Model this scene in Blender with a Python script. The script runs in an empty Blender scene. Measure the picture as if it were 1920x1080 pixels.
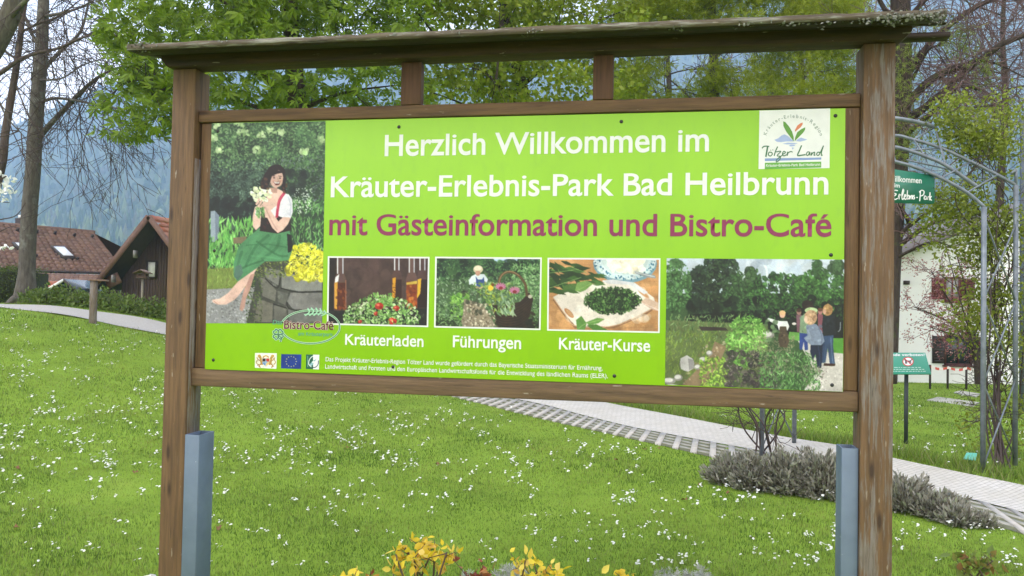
import bpy, math, random
import numpy as np
from mathutils import Vector, Matrix
random.seed(7); RNG = np.random.default_rng(7)
SC = bpy.context.scene
COL = SC.collection
# ------------------------------------------------------------------ camera
F, CX, CY, EYE = 1450.0, 960.0, 540.0, 1.6          # focal length in photo pixels, principal point, eye height
PITCH, ROLL = 0.02454419, 0.01923936
_f = np.array([0, math.cos(PITCH), math.sin(PITCH)])
_r0 = np.array([1.0, 0, 0]); _u0 = np.array([0, -math.sin(PITCH), math.cos(PITCH)])
CR = _r0*math.cos(ROLL) + _u0*math.sin(ROLL)
CU = _u0*math.cos(ROLL) - _r0*math.sin(ROLL)
CAM = np.array([0, 0, EYE])
cd = bpy.data.cameras.new('camera'); cam = bpy.data.objects.new('camera', cd); COL.objects.link(cam)
cd.sensor_width = 36; cd.lens = F/1920*36; cd.clip_start = 0.05; cd.clip_end = 8000
cam.matrix_world = Matrix(((CR[0], CU[0], -_f[0], 0), (CR[1], CU[1], -_f[1], 0), (CR[2], CU[2], -_f[2], EYE), (0, 0, 0, 1)))
SC.camera = cam
# ------------------------------------------------------------------ light
SUN_EL, SUN_AZ = math.radians(48), math.radians(240)   # azimuth clockwise from +Y: behind the camera and to its left
W = bpy.data.worlds.new('World'); SC.world = W; W.use_nodes = True
nt = W.node_tree; nt.nodes.clear()
wo = nt.nodes.new('ShaderNodeOutputWorld'); bg = nt.nodes.new('ShaderNodeBackground'); sky = nt.nodes.new('ShaderNodeTexSky')
sky.sky_type = 'NISHITA'; sky.sun_disc = False; sky.sun_elevation = SUN_EL; sky.sun_rotation = SUN_AZ; sky.dust_density = 3
tc = nt.nodes.new('ShaderNodeTexCoord'); mp = nt.nodes.new('ShaderNodeMapping'); nz = nt.nodes.new('ShaderNodeTexNoise')
mp.inputs['Scale'].default_value = (1, 1, 3.5); nz.inputs['Scale'].default_value = 2.6; nz.inputs['Detail'].default_value = 6
rp = nt.nodes.new('ShaderNodeValToRGB'); rp.color_ramp.elements[0].position = .32; rp.color_ramp.elements[1].position = .72
rp.color_ramp.elements[0].color = (12.2, 11.3, 10.9, 1); rp.color_ramp.elements[1].color = (21.8, 19.7, 18.6, 1)
mx = nt.nodes.new('ShaderNodeMix'); mx.data_type = 'RGBA'; mx.inputs[0].default_value = .86     # cloud cover over the blue
nt.links.new(tc.outputs['Generated'], mp.inputs['Vector']); nt.links.new(mp.outputs[0], nz.inputs['Vector'])
nt.links.new(nz.outputs[0], rp.inputs[0]); nt.links.new(sky.outputs[0], mx.inputs[6]); nt.links.new(rp.outputs[0], mx.inputs[7])
nt.links.new(mx.outputs[2], bg.inputs['Color']); bg.inputs['Strength'].default_value = .14
nt.links.new(bg.outputs[0], wo.inputs['Surface'])
sl = bpy.data.lights.new('sun', 'SUN'); sl.energy = 1.7; sl.angle = math.radians(18); sl.color = (1, .975, .94)
so = bpy.data.objects.new('sun', sl); COL.objects.link(so)
_sd = Vector((math.sin(SUN_AZ)*math.cos(SUN_EL), math.cos(SUN_AZ)*math.cos(SUN_EL), math.sin(SUN_EL)))
so.rotation_euler = _sd.to_track_quat('Z', 'Y').to_euler()
SC.view_settings.view_transform = 'Standard'; SC.view_settings.look = 'None'
SC.view_settings.gamma = 1; SC.view_settings.exposure = 0.40
SC.cycles.volume_bounces = 3; SC.cycles.max_bounces = 8
# ------------------------------------------------------------------ helpers
def ray(px, py):
    d = _f + CR*((px-CX)/F) - CU*((py-CY)/F)
    return d
def at(px, py, d):                                    # the point seen at a photo pixel, d metres ahead
    v = ray(px, py); return CAM + v*(d/v[1])
def horizon(px): return CY + F*math.tan(PITCH) + (px-CX)*math.tan(ROLL)*-1 if False else 575.596 + (px-CX)*0.01924
def sst(a, b, x):
    t = np.clip((np.asarray(x, float)-a)/(b-a), 0, 1); return t*t*(3-2*t)
def height(x, y):                                     # the terrain
    x = np.asarray(x, float); y = np.asarray(y, float)
    up = 1.45*sst(0, 1, (-x-.5)/10.5)*sst(3, 15.5, y)*(1-sst(20, 29, y))
    dn = -.5*sst(10, 23, y)*sst(2, 8, x)
    w = .018*np.sin(x*1.7+.4)*np.cos(y*1.3+1)+.012*np.sin(x*3.1+y*2.3)
    return up+dn+w*sst(3, 5, y)-2.5*sst(60, 400, np.hypot(x, y))
def gp(px, py, dmax=60.0):                            # where a photo pixel meets the terrain
    v = ray(px, py); lo, hi = 1.5, None
    for d in np.arange(1.5, dmax, .1):
        p = CAM+v*(d/v[1])
        if p[2] <= height(p[0], p[1]): hi = d; break
        lo = d
    if hi is None: hi = dmax; lo = dmax
    for _ in range(20):
        m = (lo+hi)/2; p = CAM+v*(m/v[1])
        if p[2] <= height(p[0], p[1]): hi = m
        else: lo = m
    return CAM+v*(hi/v[1])
def L3(r, g, b, k=1.0):
    o = []
    for c in (r, g, b):
        c /= 255.; o.append(k*(c/12.92 if c <= .04045 else ((c+.055)/1.055)**2.4))
    return tuple(o)
def tag(o, label=None, cat=None, group=None, kind=None):
    if label: o['label'] = label
    if cat: o['category'] = cat
    if group: o['group'] = group
    if kind: o['kind'] = kind
    return o
def empty(name, loc, rz=0, label=None, cat=None, group=None):
    o = bpy.data.objects.new(name, None); COL.objects.link(o); o.location = loc; o.rotation_euler = (0, 0, rz)
    o.empty_display_size = .1
    return tag(o, label, cat, group)
def copy_tree(o, parent=None):
    c = o.copy(); COL.objects.link(c)
    if parent: c.parent = parent
    for ch in list(o.children): copy_tree(ch, c)
    return c
def mesh_np(name, V, Fs, m, parent=None, smooth=False, cols=None, mats=None):
    """ONE mesh object from arrays; Fs is a list of (n,k) index arrays"""
    me = bpy.data.meshes.new(name); V = np.asarray(V, np.float32).reshape(-1, 3)
    if not isinstance(Fs, list): Fs = [Fs]
    Fs = [np.asarray(f, np.int32) for f in Fs if len(f)]
    nl = sum(f.size for f in Fs); nf = sum(len(f) for f in Fs)
    me.vertices.add(len(V)); me.vertices.foreach_set('co', V.ravel())
    me.loops.add(nl); me.loops.foreach_set('vertex_index', np.concatenate([f.ravel() for f in Fs]))
    me.polygons.add(nf)
    tot = np.concatenate([np.full(len(f), f.shape[1], np.int32) for f in Fs])
    me.polygons.foreach_set('loop_start', np.concatenate([[0], np.cumsum(tot)[:-1]]).astype(np.int32))
    me.polygons.foreach_set('loop_total', tot)
    if smooth: me.polygons.foreach_set('use_smooth', np.ones(nf, bool))
    for mm in (m if isinstance(m, (list, tuple)) else [m]): me.materials.append(mm)
    if mats is not None: me.polygons.foreach_set('material_index', np.asarray(mats, np.int32))
    if cols is not None:
        a = me.color_attributes.new('Col', 'FLOAT_COLOR', 'POINT')
        c = np.ones((len(V), 4), np.float32); c[:, :3] = cols; a.data.foreach_set('color', c.ravel())
    me.update(calc_edges=True); me.validate()
    o = bpy.data.objects.new(name, me); COL.objects.link(o)
    if parent: o.parent = parent
    return o
class MB:
    def __init__(s): s.V = []; s.F = {}; s.n = 0
    def add(s, V, Fs):
        V = np.asarray(V, float).reshape(-1, 3)
        for f in Fs: s.F.setdefault(len(f), []).append([i+s.n for i in f])
        s.V.append(V); s.n += len(V); return s
    def box(s, lo, hi, M=None):
        (a, b, c), (d, e, f) = lo, hi
        V = np.array([(a,b,c),(d,b,c),(d,e,c),(a,e,c),(a,b,f),(d,b,f),(d,e,f),(a,e,f)], float)
        if M is not None: V = V@np.asarray(M)[:3,:3].T+np.asarray(M)[:3,3]
        return s.add(V, [(0,3,2,1),(4,5,6,7),(0,1,5,4),(1,2,6,5),(2,3,7,6),(3,0,4,7)])
    def hexa(s, A, B):                                 # two quads (4 points each) -> solid
        V = np.array(list(A)+list(B), float)
        return s.add(V, [(0,3,2,1),(4,5,6,7),(0,1,5,4),(1,2,6,5),(2,3,7,6),(3,0,4,7)])
    def bar(s, p, q, w, h, up=(0,0,1)):                # square bar between two points
        p = np.asarray(p, float); q = np.asarray(q, float); d = q-p; d /= np.linalg.norm(d)
        a = np.cross(d, up); a /= np.linalg.norm(a); b = np.cross(a, d)
        c = [(-w/2,-h/2),(w/2,-h/2),(w/2,h/2),(-w/2,h/2)]
        return s.hexa([p+a*x+b*y for x, y in c], [q+a*x+b*y for x, y in c])
    def tube(s, P, R, n=6, cap=True):
        P = np.asarray(P, float); k = len(P); R = np.broadcast_to(np.asarray(R, float), (k,))
        T = np.gradient(P, axis=0); T /= np.linalg.norm(T, axis=1)[:, None]+1e-12
        m = T.mean(0); ref = np.eye(3)[np.argmin(np.abs(m))]
        A = np.cross(T, ref); A /= np.linalg.norm(A, axis=1)[:, None]+1e-12; B = np.cross(T, A)
        th = np.arange(n)*2*math.pi/n
        V = P[:, None]+R[:, None, None]*(A[:, None]*np.cos(th)[None, :, None]+B[:, None]*np.sin(th)[None, :, None])
        i = np.arange(k-1)[:, None]*n; j = np.arange(n)[None]; j2 = (j+1) % n
        q = np.stack([i+j, i+j2, i+n+j2, i+n+j], -1).reshape(-1, 4)+s.n
        s.F.setdefault(4, []).extend(q.tolist())
        if cap: s.F.setdefault(n, []).extend([[s.n+x for x in range(n)][::-1], [s.n+(k-1)*n+x for x in range(n)]])
        s.V.append(V.reshape(-1, 3)); s.n += k*n; return s
    def build(s, name, m, parent=None, smooth=False, bevel=0):
        o = mesh_np(name, np.concatenate(s.V), [np.array(v) for v in s.F.values()], m, parent, smooth)
        if bevel:
            b = o.modifiers.new('bevel', 'BEVEL'); b.width = bevel; b.segments = 2; b.limit_method = 'ANGLE'
        return o
# ------------------------------------------------------------------ materials
def newmat(name):
    m = bpy.data.materials.new(name); m.use_nodes = True; n = m.node_tree
    return m, n, n.nodes['Principled BSDF'], n.nodes['Material Output']
def nodes_noise(n, scale, detail=5, stretch=(1,1,1), coord='Object', rough=.55):
    t = n.nodes.new('ShaderNodeTexCoord'); m = n.nodes.new('ShaderNodeMapping'); m.inputs['Scale'].default_value = stretch
    z = n.nodes.new('ShaderNodeTexNoise'); z.inputs['Scale'].default_value = scale; z.inputs['Detail'].default_value = detail
    z.inputs['Roughness'].default_value = rough
    n.links.new(t.outputs[coord], m.inputs[0]); n.links.new(m.outputs[0], z.inputs['Vector']); return z.outputs[0]
def ramp(n, inp, stops):
    r = n.nodes.new('ShaderNodeValToRGB'); e = r.color_ramp.elements
    while len(e) < len(stops): e.new(.5)
    for k, (p, c) in enumerate(stops):
        e[k].position = p; e[k].color = (*c[:3], 1) if hasattr(c, '__len__') else (c, c, c, 1)
    n.links.new(inp, r.inputs[0]); return r.outputs[0]
def mixc(n, fac, a, b):
    m = n.nodes.new('ShaderNodeMix'); m.data_type = 'RGBA'
    for s, v in ((0, fac), (6, a), (7, b)):
        if hasattr(v, 'links') or hasattr(v, 'is_linked'): n.links.new(v, m.inputs[s])
        else: m.inputs[s].default_value = v if s == 0 else (*v[:3], 1)
    return m.outputs[2]
def mathn(n, op, a, b):
    m = n.nodes.new('ShaderNodeMath'); m.operation = op
    for s, v in ((0, a), (1, b)):
        if hasattr(v, 'is_linked'): n.links.new(v, m.inputs[s])
        else: m.inputs[s].default_value = v
    return m.outputs[0]
def bump(n, bsdf, h, strength=.4, dist=.01):
    b = n.nodes.new('ShaderNodeBump'); b.inputs['Strength'].default_value = strength; b.inputs['Distance'].default_value = dist
    n.links.new(h, b.inputs['Height']); n.links.new(b.outputs[0], bsdf.inputs['Normal'])
def plain(name, c1, c2=None, scale=8, rough=.6, bmp=.2, metal=0, stretch=(1,1,1), stops=(.3,.7), dist=.01):
    m, n, b, o = newmat(name); b.inputs['Roughness'].default_value = rough; b.inputs['Metallic'].default_value = metal
    c2 = c2 or tuple(x*.7 for x in c1)
    z = nodes_noise(n, scale, 6, stretch); n.links.new(ramp(n, z, [(stops[0], c2), (stops[1], c1)]), b.inputs['Base Color'])
    if bmp: bump(n, b, z, bmp, dist)
    return m
def leafmat(name, cols, transl=.35, rough=.5, spec=.3):
    """leaf colours differ leaf by leaf (random per island); thin leaves let light through"""
    m, n, b, o = newmat(name); g = n.nodes.new('ShaderNodeNewGeometry')
    k = len(cols); c = ramp(n, g.outputs['Random Per Island'], [((i+.5)/k, x) for i, x in enumerate(cols)])
    n.links.new(c, b.inputs['Base Color']); b.inputs['Roughness'].default_value = rough; b.inputs['Specular IOR Level'].default_value = spec
    if transl:
        t = n.nodes.new('ShaderNodeBsdfTranslucent'); n.links.new(c, t.inputs['Color'])
        s = n.nodes.new('ShaderNodeMixShader'); s.inputs[0].default_value = transl
        n.links.new(b.outputs[0], s.inputs[1]); n.links.new(t.outputs[0], s.inputs[2]); n.links.new(s.outputs[0], o.inputs['Surface'])
    return m
def wood(name, axis, grey=.5, base=((.072,.039,.018),(.165,.092,.040)), gcol=((.13,.105,.085),(.26,.235,.21))):
    """stained timber: fine grain along one axis, stain flaked to bare grey wood in streaks, a few dark knots"""
    m, n, b, o = newmat(name); b.inputs['Roughness'].default_value = .72
    st = [14., 14., 14.]; st[axis] = .9
    grain = nodes_noise(n, 3.2, 8, tuple(st), rough=.65)
    fine = nodes_noise(n, 9., 6, tuple(st), rough=.7)
    st2 = [9., 9., 9.]; st2[axis] = 1.6
    st3 = [32., 32., 32.]; st3[axis] = 2.4
    patch = mathn(n, 'ADD', mathn(n, 'MULTIPLY', nodes_noise(n, 1.9, 7, tuple(st2), rough=.62), .45), mathn(n, 'MULTIPLY', nodes_noise(n, 3.0, 6, tuple(st3), rough=.6), .55))
    big = nodes_noise(n, 1.1, 2, (1,1,1))
    col = ramp(n, grain, [(.3, base[0]), (.62, base[1])])
    gc = ramp(n, fine, [(.35, gcol[0]), (.65, gcol[1])])
    k = mathn(n, 'ADD', patch, mathn(n, 'MULTIPLY', big, .35))
    lo = .98-.30*grey
    col = mixc(n, ramp(n, k, [(lo-.05, 0.), (lo-.015, .3), (lo+.02, .9)]), col, gc)
    sp = ramp(n, nodes_noise(n, 6., 4, tuple(st2), rough=.5), [(.69, 0.), (.72, .75)])
    col = mixc(n, sp, col, (.33,.28,.22))
    v = n.nodes.new('ShaderNodeTexVoronoi'); v.inputs['Scale'].default_value = 1.5
    t = n.nodes.new('ShaderNodeTexCoord'); mpn = n.nodes.new('ShaderNodeMapping')
    s3 = [7.5, 7.5, 7.5]; s3[axis] = 1.9; mpn.inputs['Scale'].default_value = s3
    n.links.new(t.outputs['Object'], mpn.inputs[0]); n.links.new(mpn.outputs[0], v.inputs['Vector'])
    col = mixc(n, ramp(n, v.outputs['Distance'], [(.06, .85), (.16, 0.)]), col, (.03,.014,.008))
    st4 = [26., 26., 26.]; st4[axis] = .55
    crack = ramp(n, nodes_noise(n, 2.1, 3, tuple(st4), rough=.4), [(.485, 0.), (.5, .75), (.515, 0.)])
    gate = ramp(n, nodes_noise(n, 3.1, 3, tuple(st2)), [(.52, 0.), (.6, 1.)])
    col = mixc(n, mathn(n, 'MULTIPLY', crack, gate), col, (.022,.013,.008))
    n.links.new(col, b.inputs['Base Color']); bump(n, b, mathn(n, 'SUBTRACT', mathn(n, 'ADD', grain, fine), mathn(n, 'MULTIPLY', crack, gate)), .45, .004)
    return m
# ================================================================== THE BIG INFORMATION SIGN
SO = np.array([-1.51803838, 3.85, 2.49037755]); SA = 0.17216468; PW, PH = 2.99507, 1.22828
SD = np.array([math.cos(SA), -math.sin(SA), 0]); SN = np.array([-math.sin(SA), -math.cos(SA), 0])
def SU(px, py, w=0.0):                                # photo pixel -> (u, z) on the plane w metres before the panel's face
    px = np.asarray(px, float); py = np.asarray(py, float)
    d = _f + CR*((px-CX)/F)[..., None] - CU*((py-CY)/F)[..., None]
    o = SO+SN*w; t = ((o-CAM)@SN)/(d@SN); P = CAM+d*t[..., None]-o
    return np.stack([P@SD, P[..., 2]+SO[2]], -1)
MW_V = wood('stained_wood_upright', 2, .38); MW_H = wood('stained_wood_rail', 0, .2)
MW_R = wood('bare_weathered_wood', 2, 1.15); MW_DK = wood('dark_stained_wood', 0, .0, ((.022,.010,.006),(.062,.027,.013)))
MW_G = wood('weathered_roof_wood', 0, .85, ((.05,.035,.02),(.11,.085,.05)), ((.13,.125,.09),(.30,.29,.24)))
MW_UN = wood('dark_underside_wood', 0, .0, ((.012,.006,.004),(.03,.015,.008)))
MW_K = wood('dark_upright_wood', 2, .05, ((.07,.03,.016),(.12,.055,.028)))
sign = empty('information_sign', (SO[0], SO[1], 0), -SA,
             'large lime green welcome board in a roofed brown timber frame on two posts', 'sign')
def sbox(name, u0, u1, w0, w1, z0, z1, m, bevel=.004, parent=None):
    return MB().box((u0, -w1, z0), (u1, -w0, z1)).build(name, m, parent or sign, bevel=bevel)
WP = .025                                             # post fronts stand a little before the panel
u0 = SU(322, 140, WP)[0]; u1 = SU(367, 140, WP)[0]; zb = float(SU(600, 116, .06)[1])
ua = float((SU(322, 140, WP)[0]+SU(301, 1000, WP)[0])/2); ub = float((SU(367, 140, WP)[0]+SU(342, 1000, WP)[0])/2)
ztop = float(SU(640, 113, .06)[1])
sbox('post', ua, ub, WP-.128, WP, -.3, ztop-.002, wood('post_wood', 2, .42))
uc = float((SU(1619, 90, WP)[0]+SU(1613, 1000, WP)[0])/2); ud = float((SU(1680, 90, WP)[0]+SU(1673, 1000, WP)[0])/2)
sbox('post', uc, ud, WP-.128, WP, -.3, ztop-.002, wood('flaking_post_wood', 2, .80, gcol=((.12,.095,.075),(.22,.195,.17))))['label'] = 'badly flaked grey and brown post'
sbox('bare_side', ub-.001, ub+.0025, WP-.118, WP-.012, .5, ztop-.45, MW_R, 0)
# cross rails and stiles
zt0, zt1 = float(SU(800, 219, -.004)[1]), float(SU(800, 196, -.004)[1])
sbox('top_rail', ub+.003, uc-.003, -.074, -.004, zt0, zt1, MW_H)
zb0, zb1 = float(SU(800, 741, -.004)[1]), float(SU(800, 706, -.004)[1])
sbox('bottom_rail', ub+.003, uc-.003, -.074, -.004, zb0, zb1, wood('stained_wood_low_rail', 0, .22, ((.07,.042,.02),(.165,.10,.05))))
sbox('stile', ub+.012, ub+.085, -.072, -.02, zb1+.002, zt0-.002, wood('stile_wood', 2, .3))
sbox('stile', uc-.090, uc-.004, -.072, -.012, zb1+.002, zt0-.002, wood('stile_wood_b', 2, .05))
for xa, xb, y in ((752, 789, 150), (1112, 1150, 140)):
    a, b = SU(xa, y, .0)[0], SU(xb, y, .0)[0]
    sbox('strut', a, b, -.055, .0, zt1+.001, ztop-.001, MW_K, .003)
# beam and roof
zbt = float(SU(640, 87, .06)[1])
bm = MB(); bu0, bu1 = float(SU(302, 115, .06)[0]), float(SU(1711, 70, .06)[0])
ch = .035
bm.add([(bu0,-.06,ztop+ch),(bu0,-.06,zbt),(bu1,-.06,zbt),(bu1,-.06,ztop+ch),(bu1-ch,-.06,ztop),(bu0+ch,-.06,ztop),
        (bu0,.05,ztop+ch),(bu0,.05,zbt),(bu1,.05,zbt),(bu1,.05,ztop+ch),(bu1-ch,.05,ztop),(bu0+ch,.05,ztop)],
       [(0,5,4,3,2,1),(6,7,8,9,10,11),(0,1,7,6),(1,2,8,7),(2,3,9,8),(3,4,10,9),(4,5,11,10),(5,0,6,11)])
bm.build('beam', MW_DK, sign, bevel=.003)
def roof_board(name, u0, u1, wf, zf, wb, zb_, th, m, jag=0):
    n = 60; us = np.linspace(u0, u1, n); V = []; Fs = []
    rr = np.random.default_rng(int(abs(u0*1000)))
    for i, u in enumerate(us):
        j = jag*rr.normal(0, 1, 4)
        V += [(u, -wf+j[0], zf), (u, -wf+j[1], zf+th+j[2]), (u, -wb, zb_+th+j[3]), (u, -wb, zb_)]
    for i in range(n-1):
        a = i*4
        for k in range(4): Fs.append((a+k, a+(k+1) % 4, a+4+(k+1) % 4, a+4+k))
    Fs += [(3,2,1,0), tuple((n-1)*4+k for k in range(4))]
    o = MB().add(V, Fs).build(name, m, sign); o.data.materials.append(MW_UN)       # the underside faces take a darker wood
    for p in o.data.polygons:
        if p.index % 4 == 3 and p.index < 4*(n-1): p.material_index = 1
    return o
wf = .23
zf = float(SU(640, 78, wf)[1]); rl = float(SU(238, 90, wf)[0]); rr_ = float(SU(1776, 40, wf)[0])
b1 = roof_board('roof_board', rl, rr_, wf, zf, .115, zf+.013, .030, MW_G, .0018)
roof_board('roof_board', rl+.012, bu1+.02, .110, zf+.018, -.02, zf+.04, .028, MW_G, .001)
zbk = float(SU(1745, 75, -.10)[1]); rbk = float(SU(1778, 70, -.10)[0])
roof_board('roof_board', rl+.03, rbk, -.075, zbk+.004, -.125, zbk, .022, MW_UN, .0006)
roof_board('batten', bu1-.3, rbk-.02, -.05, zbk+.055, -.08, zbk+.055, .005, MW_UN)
# lichen on the roof edge
def lichen(spots):
    V = []; Q = []; base = 0
    for (px, py, n, su, sz) in spots:
        u, z = SU(px, py, wf)
        for _ in range(n):
            c = np.array([u+RNG.normal(0, su), -wf-.004+abs(RNG.normal(0, .02)), z+RNG.normal(0, sz)])
            k = 6; r = RNG.uniform(.003, .009)
            th = np.arange(k)*2*math.pi/k
            nrm = RNG.normal(0, 1, 3)+np.array([0, -1, .8]); nrm /= np.linalg.norm(nrm)
            a = np.cross(nrm, (1, .2, 0)); a /= np.linalg.norm(a); b = np.cross(nrm, a)
            ring = c+r*(a*np.cos(th)[:, None]+b*np.sin(th)[:, None])*RNG.uniform(.6, 1.2, k)[:, None]
            V += list(ring)+[c+nrm*r*.6]; Q += [(base+i, base+(i+1) % k, base+k) for i in range(k)]; base += k+1
    return np.array(V), np.array(Q)
V, Q = lichen([(266, 86, 90, .035, .012), (1650, 36, 60, .05, .006), (1700, 29, 150, .06, .007), (1745, 30, 110, .05, .007), (1672, 32, 60, .03, .01),
               (1765, 32, 60, .02, .02), (985, 59, 26, .03, .006), (1010, 56, 30, .02, .005), (735, 66, 16, .02, .004), (1270, 49, 18, .02, .005),
               (1400, 44, 20, .03, .006), (1480, 42, 26, .03, .007), (1540, 40, 26, .04, .007), (420, 77, 14, .05, .004), (860, 62, 12, .05, .004)])
lo_ = mesh_np('lichen', V, Q, leafmat('lichen_crust', [(.15,.155,.125), (.20,.205,.17), (.09,.095,.075), (.27,.27,.235)], 0, .9), sign); tag(lo_, kind='stuff')
# steel brackets
m, n, b, o = newmat('rust_pitted_blue_steel'); b.inputs['Roughness'].default_value = .5; b.inputs['Metallic'].default_value = .5
z1 = nodes_noise(n, 55, 4, (1,1,.6), rough=.6); z2 = nodes_noise(n, 5, 2, (1,1,1.6))
k = mathn(n, 'ADD', z1, mathn(n, 'MULTIPLY', z2, .75))
c = mixc(n, ramp(n, k, [(1.008, 0.), (1.03, .9)]), ramp(n, nodes_noise(n, 6, 3), [(.3, (.125,.165,.225)), (.7, (.165,.215,.285))]), (.045,.022,.02))
c = mixc(n, ramp(n, nodes_noise(n, 48, 3, rough=.5), [(.745, 0.), (.76, .7)]), c, (.5,.52,.55))
n.links.new(c, b.inputs['Base Color']); bump(n, b, k, .12, .003); M_STEEL = m
def bracket(u0, u1, w0, w1, z1):
    t = .006; q = MB()
    q.box((u0, -w1, -.3), (u1, -w1+t, z1)); q.box((u0, -w0-t, -.3), (u1, -w0, z1))
    q.box((u1-t, -w1+t+.0005, -.3), (u1, -w0-t-.0005, z1)); q.box((u0, -w1+t+.0005, -.3), (u0+t, -w0-t-.0005, z1))
    return q.build('steel_bracket', M_STEEL, sign, bevel=.0015)
zk = float(SU(358, 815, WP)[1])
bracket(ub+.002, float(SU(372, 830, WP+.01)[0]), WP-.13, WP+.004, zk)
zk2 = float(SU(1594, 842, WP)[1])
bracket(float(SU(1578, 870, WP-.02)[0]), uc-.003, WP-.12, WP-.018, zk2)
# ------------------------------------------------------------------ the printed panel
m, n, b, o = newmat('lime_print'); b.inputs['Roughness'].default_value = .42
z = nodes_noise(n, 3, 5, (1,1,.35)); zz = nodes_noise(n, 26, 4, (1,1,.5))
c = ramp(n, z, [(.3, (.225,.47,.005)), (.7, (.265,.53,.008))])
c = mixc(n, ramp(n, zz, [(.52, 0.), (.75, .35)]), c, (.20,.42,.02)); n.links.new(c, b.inputs['Base Color']); M_LIME = m
panel = sbox('panel', 0, PW, -.0035, 0, SO[2]-PH, SO[2], M_LIME, .0008)
def flat(name, c, rough=.5):
    return plain(name, c, tuple(x*.9 for x in c), 20, rough, 0)
M_WHITE = flat('white_print', (.74,.75,.73)); M_PLUM = flat('plum_print', (.235,.022,.082)); M_SCREW = plain('screw_steel', (.05,.05,.05), None, 60, .4, 0, .6)
M_DGREEN = flat('dark_green_print', (.05,.16,.075)); M_TEAL = flat('teal_print', (.10,.36,.22)); M_DRED = flat('dark_red_print', (.10,.012,.02)); M_PINK = flat('pale_pink_print', (.62,.5,.42))
M_GREYG = flat('grey_green_print', (.20,.27,.22)); M_OVAL = flat('oval_green_print', (.09,.24,.13))
def plane_pts(px, py, w):                             # photo pixels -> local 3-D points on the sign
    q = SU(px, py, w); return np.stack([q[..., 0], np.full(q.shape[:-1], -w), q[..., 1]], -1)
def text_geo(s, bold=0.0, shear=0.0, space=1.0):
    cu = bpy.data.curves.new('t', 'FONT'); cu.body = s; cu.offset = bold; cu.shear = shear; cu.space_character = space; cu.resolution_u = 5
    ob = bpy.data.objects.new('t', cu); COL.objects.link(ob); dg = bpy.context.evaluated_depsgraph_get()
    me = bpy.data.meshes.new_from_object(ob.evaluated_get(dg))
    V = np.array([v.co[:] for v in me.vertices]).reshape(-1, 3); Fs = {}
    for p in me.polygons: Fs.setdefault(len(p.vertices), []).append(list(p.vertices))
    bpy.data.objects.remove(ob); bpy.data.curves.remove(cu); bpy.data.meshes.remove(me)
    return V, Fs
CAPH = {}
def caph(b):
    if b not in CAPH:
        V, _ = text_geo('H', b); CAPH[b] = (V[:, 1].min(), V[:, 1].max())
    return CAPH[b]
def remap_x(y, lo, hi, bold):
    """raise the small letters to the tall x-height of the lettering on the board"""
    if 'x' not in CAPH: CAPH['x'] = text_geo('x', 0)[0][:, 1].max()/text_geo('H', 0)[0][:, 1].max()
    return np.interp((y-lo)/(hi-lo), [-.5, 0, CAPH['x'], 1, 1.12, 1.6], [-.5, 0, .735, 1, 1.07, 1.5])
def sign_text(s, x0, ybase, x1, ytop, m, bold=.012, w=.0012, shear=0, name='lettering', yend=None):
    V, Fs = text_geo(s, bold, shear); lo, hi = caph(bold)
    a = SU(x0, ybase, w); bq = SU(x1, ybase if yend is None else yend, w); h = SU(x0, ytop, w)[1]-a[1]
    X = (V[:, 0]-V[:, 0].min())/(V[:, 0].max()-V[:, 0].min())
    rise = 0 if yend is None else (bq[1]-a[1])*X
    out = np.stack([a[0]+(bq[0]-a[0])*X, np.full(len(V), -w), a[1]+remap_x(V[:, 1], lo, hi, bold)*h+rise], -1)
    return mesh_np(name, out, list(map(np.array, Fs.values())), m, panel)
sign_text('Herzlich Willkommen im', 721, 293, 1329, 253, M_WHITE, .014)
sign_text('Kräuter-Erlebnis-Park Bad Heilbrunn', 620, 370, 1553, 331, M_WHITE, .014)
sign_text('mit Gästeinformation und Bistro-Café', 617, 441, 1559, 402, M_PLUM, .014)
sign_text('Kräuterladen', 647, 646.5, 794, 626, M_WHITE, .014)
sign_text('Führungen', 849, 651, 977, 629, M_WHITE, .014)
sign_text('Kräuter-Kurse', 1048, 655, 1219, 633, M_WHITE, .014)
sign_text('Das Projekt Kräuter-Erlebnis-Region Tölzer Land wurde gefördert durch das Bayerische Staatsministerium für Ernährung,', 610.5, 677.5, 1130, 669.5, M_WHITE, .006)
sign_text('Landwirtschaft und Forsten und den Europäischen Landwirtschaftsfonds für die Entwicklung des ländlichen Raums (ELER).', 609.5, 691, 1140, 683, M_WHITE, .006)
for x, y in ((408.5, 246.5), (748, 238), (1165, 228), (1566.5, 217), (402, 470), (400, 675), (737, 688), (1152, 705), (1558, 478), (1560, 722)):
    p = plane_pts(np.array(x), np.array(y), 0); q = MB(); th = np.arange(10)*math.pi/5
    r1, r2 = .0085, .005; V = [(p[0]+r1*math.cos(t), -.0006, p[2]+r1*math.sin(t)) for t in th]+[(p[0]+r2*math.cos(t), -.0045, p[2]+r2*math.sin(t)) for t in th]
    q.add(V, [(i, (i+1) % 10, 10+(i+1) % 10, 10+i) for i in range(10)]+[tuple(range(10, 20))]); q.build('screw', M_SCREW, panel)
def ribbon_geo(P, wpx, closed=False):
    """flat stroke of a given width in photo pixels along a pixel polyline"""
    P = np.asarray(P, float)
    T = np.gradient(P, axis=0); T /= np.linalg.norm(T, axis=1)[:, None]+1e-9; N = np.stack([-T[:, 1], T[:, 0]], -1)
    w = np.broadcast_to(np.asarray(wpx, float), (len(P),))[:, None]/2
    return np.concatenate([P+N*w, P-N*w]), [(i, i+1, len(P)+i+1, len(P)+i) for i in range(len(P)-1)]
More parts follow.
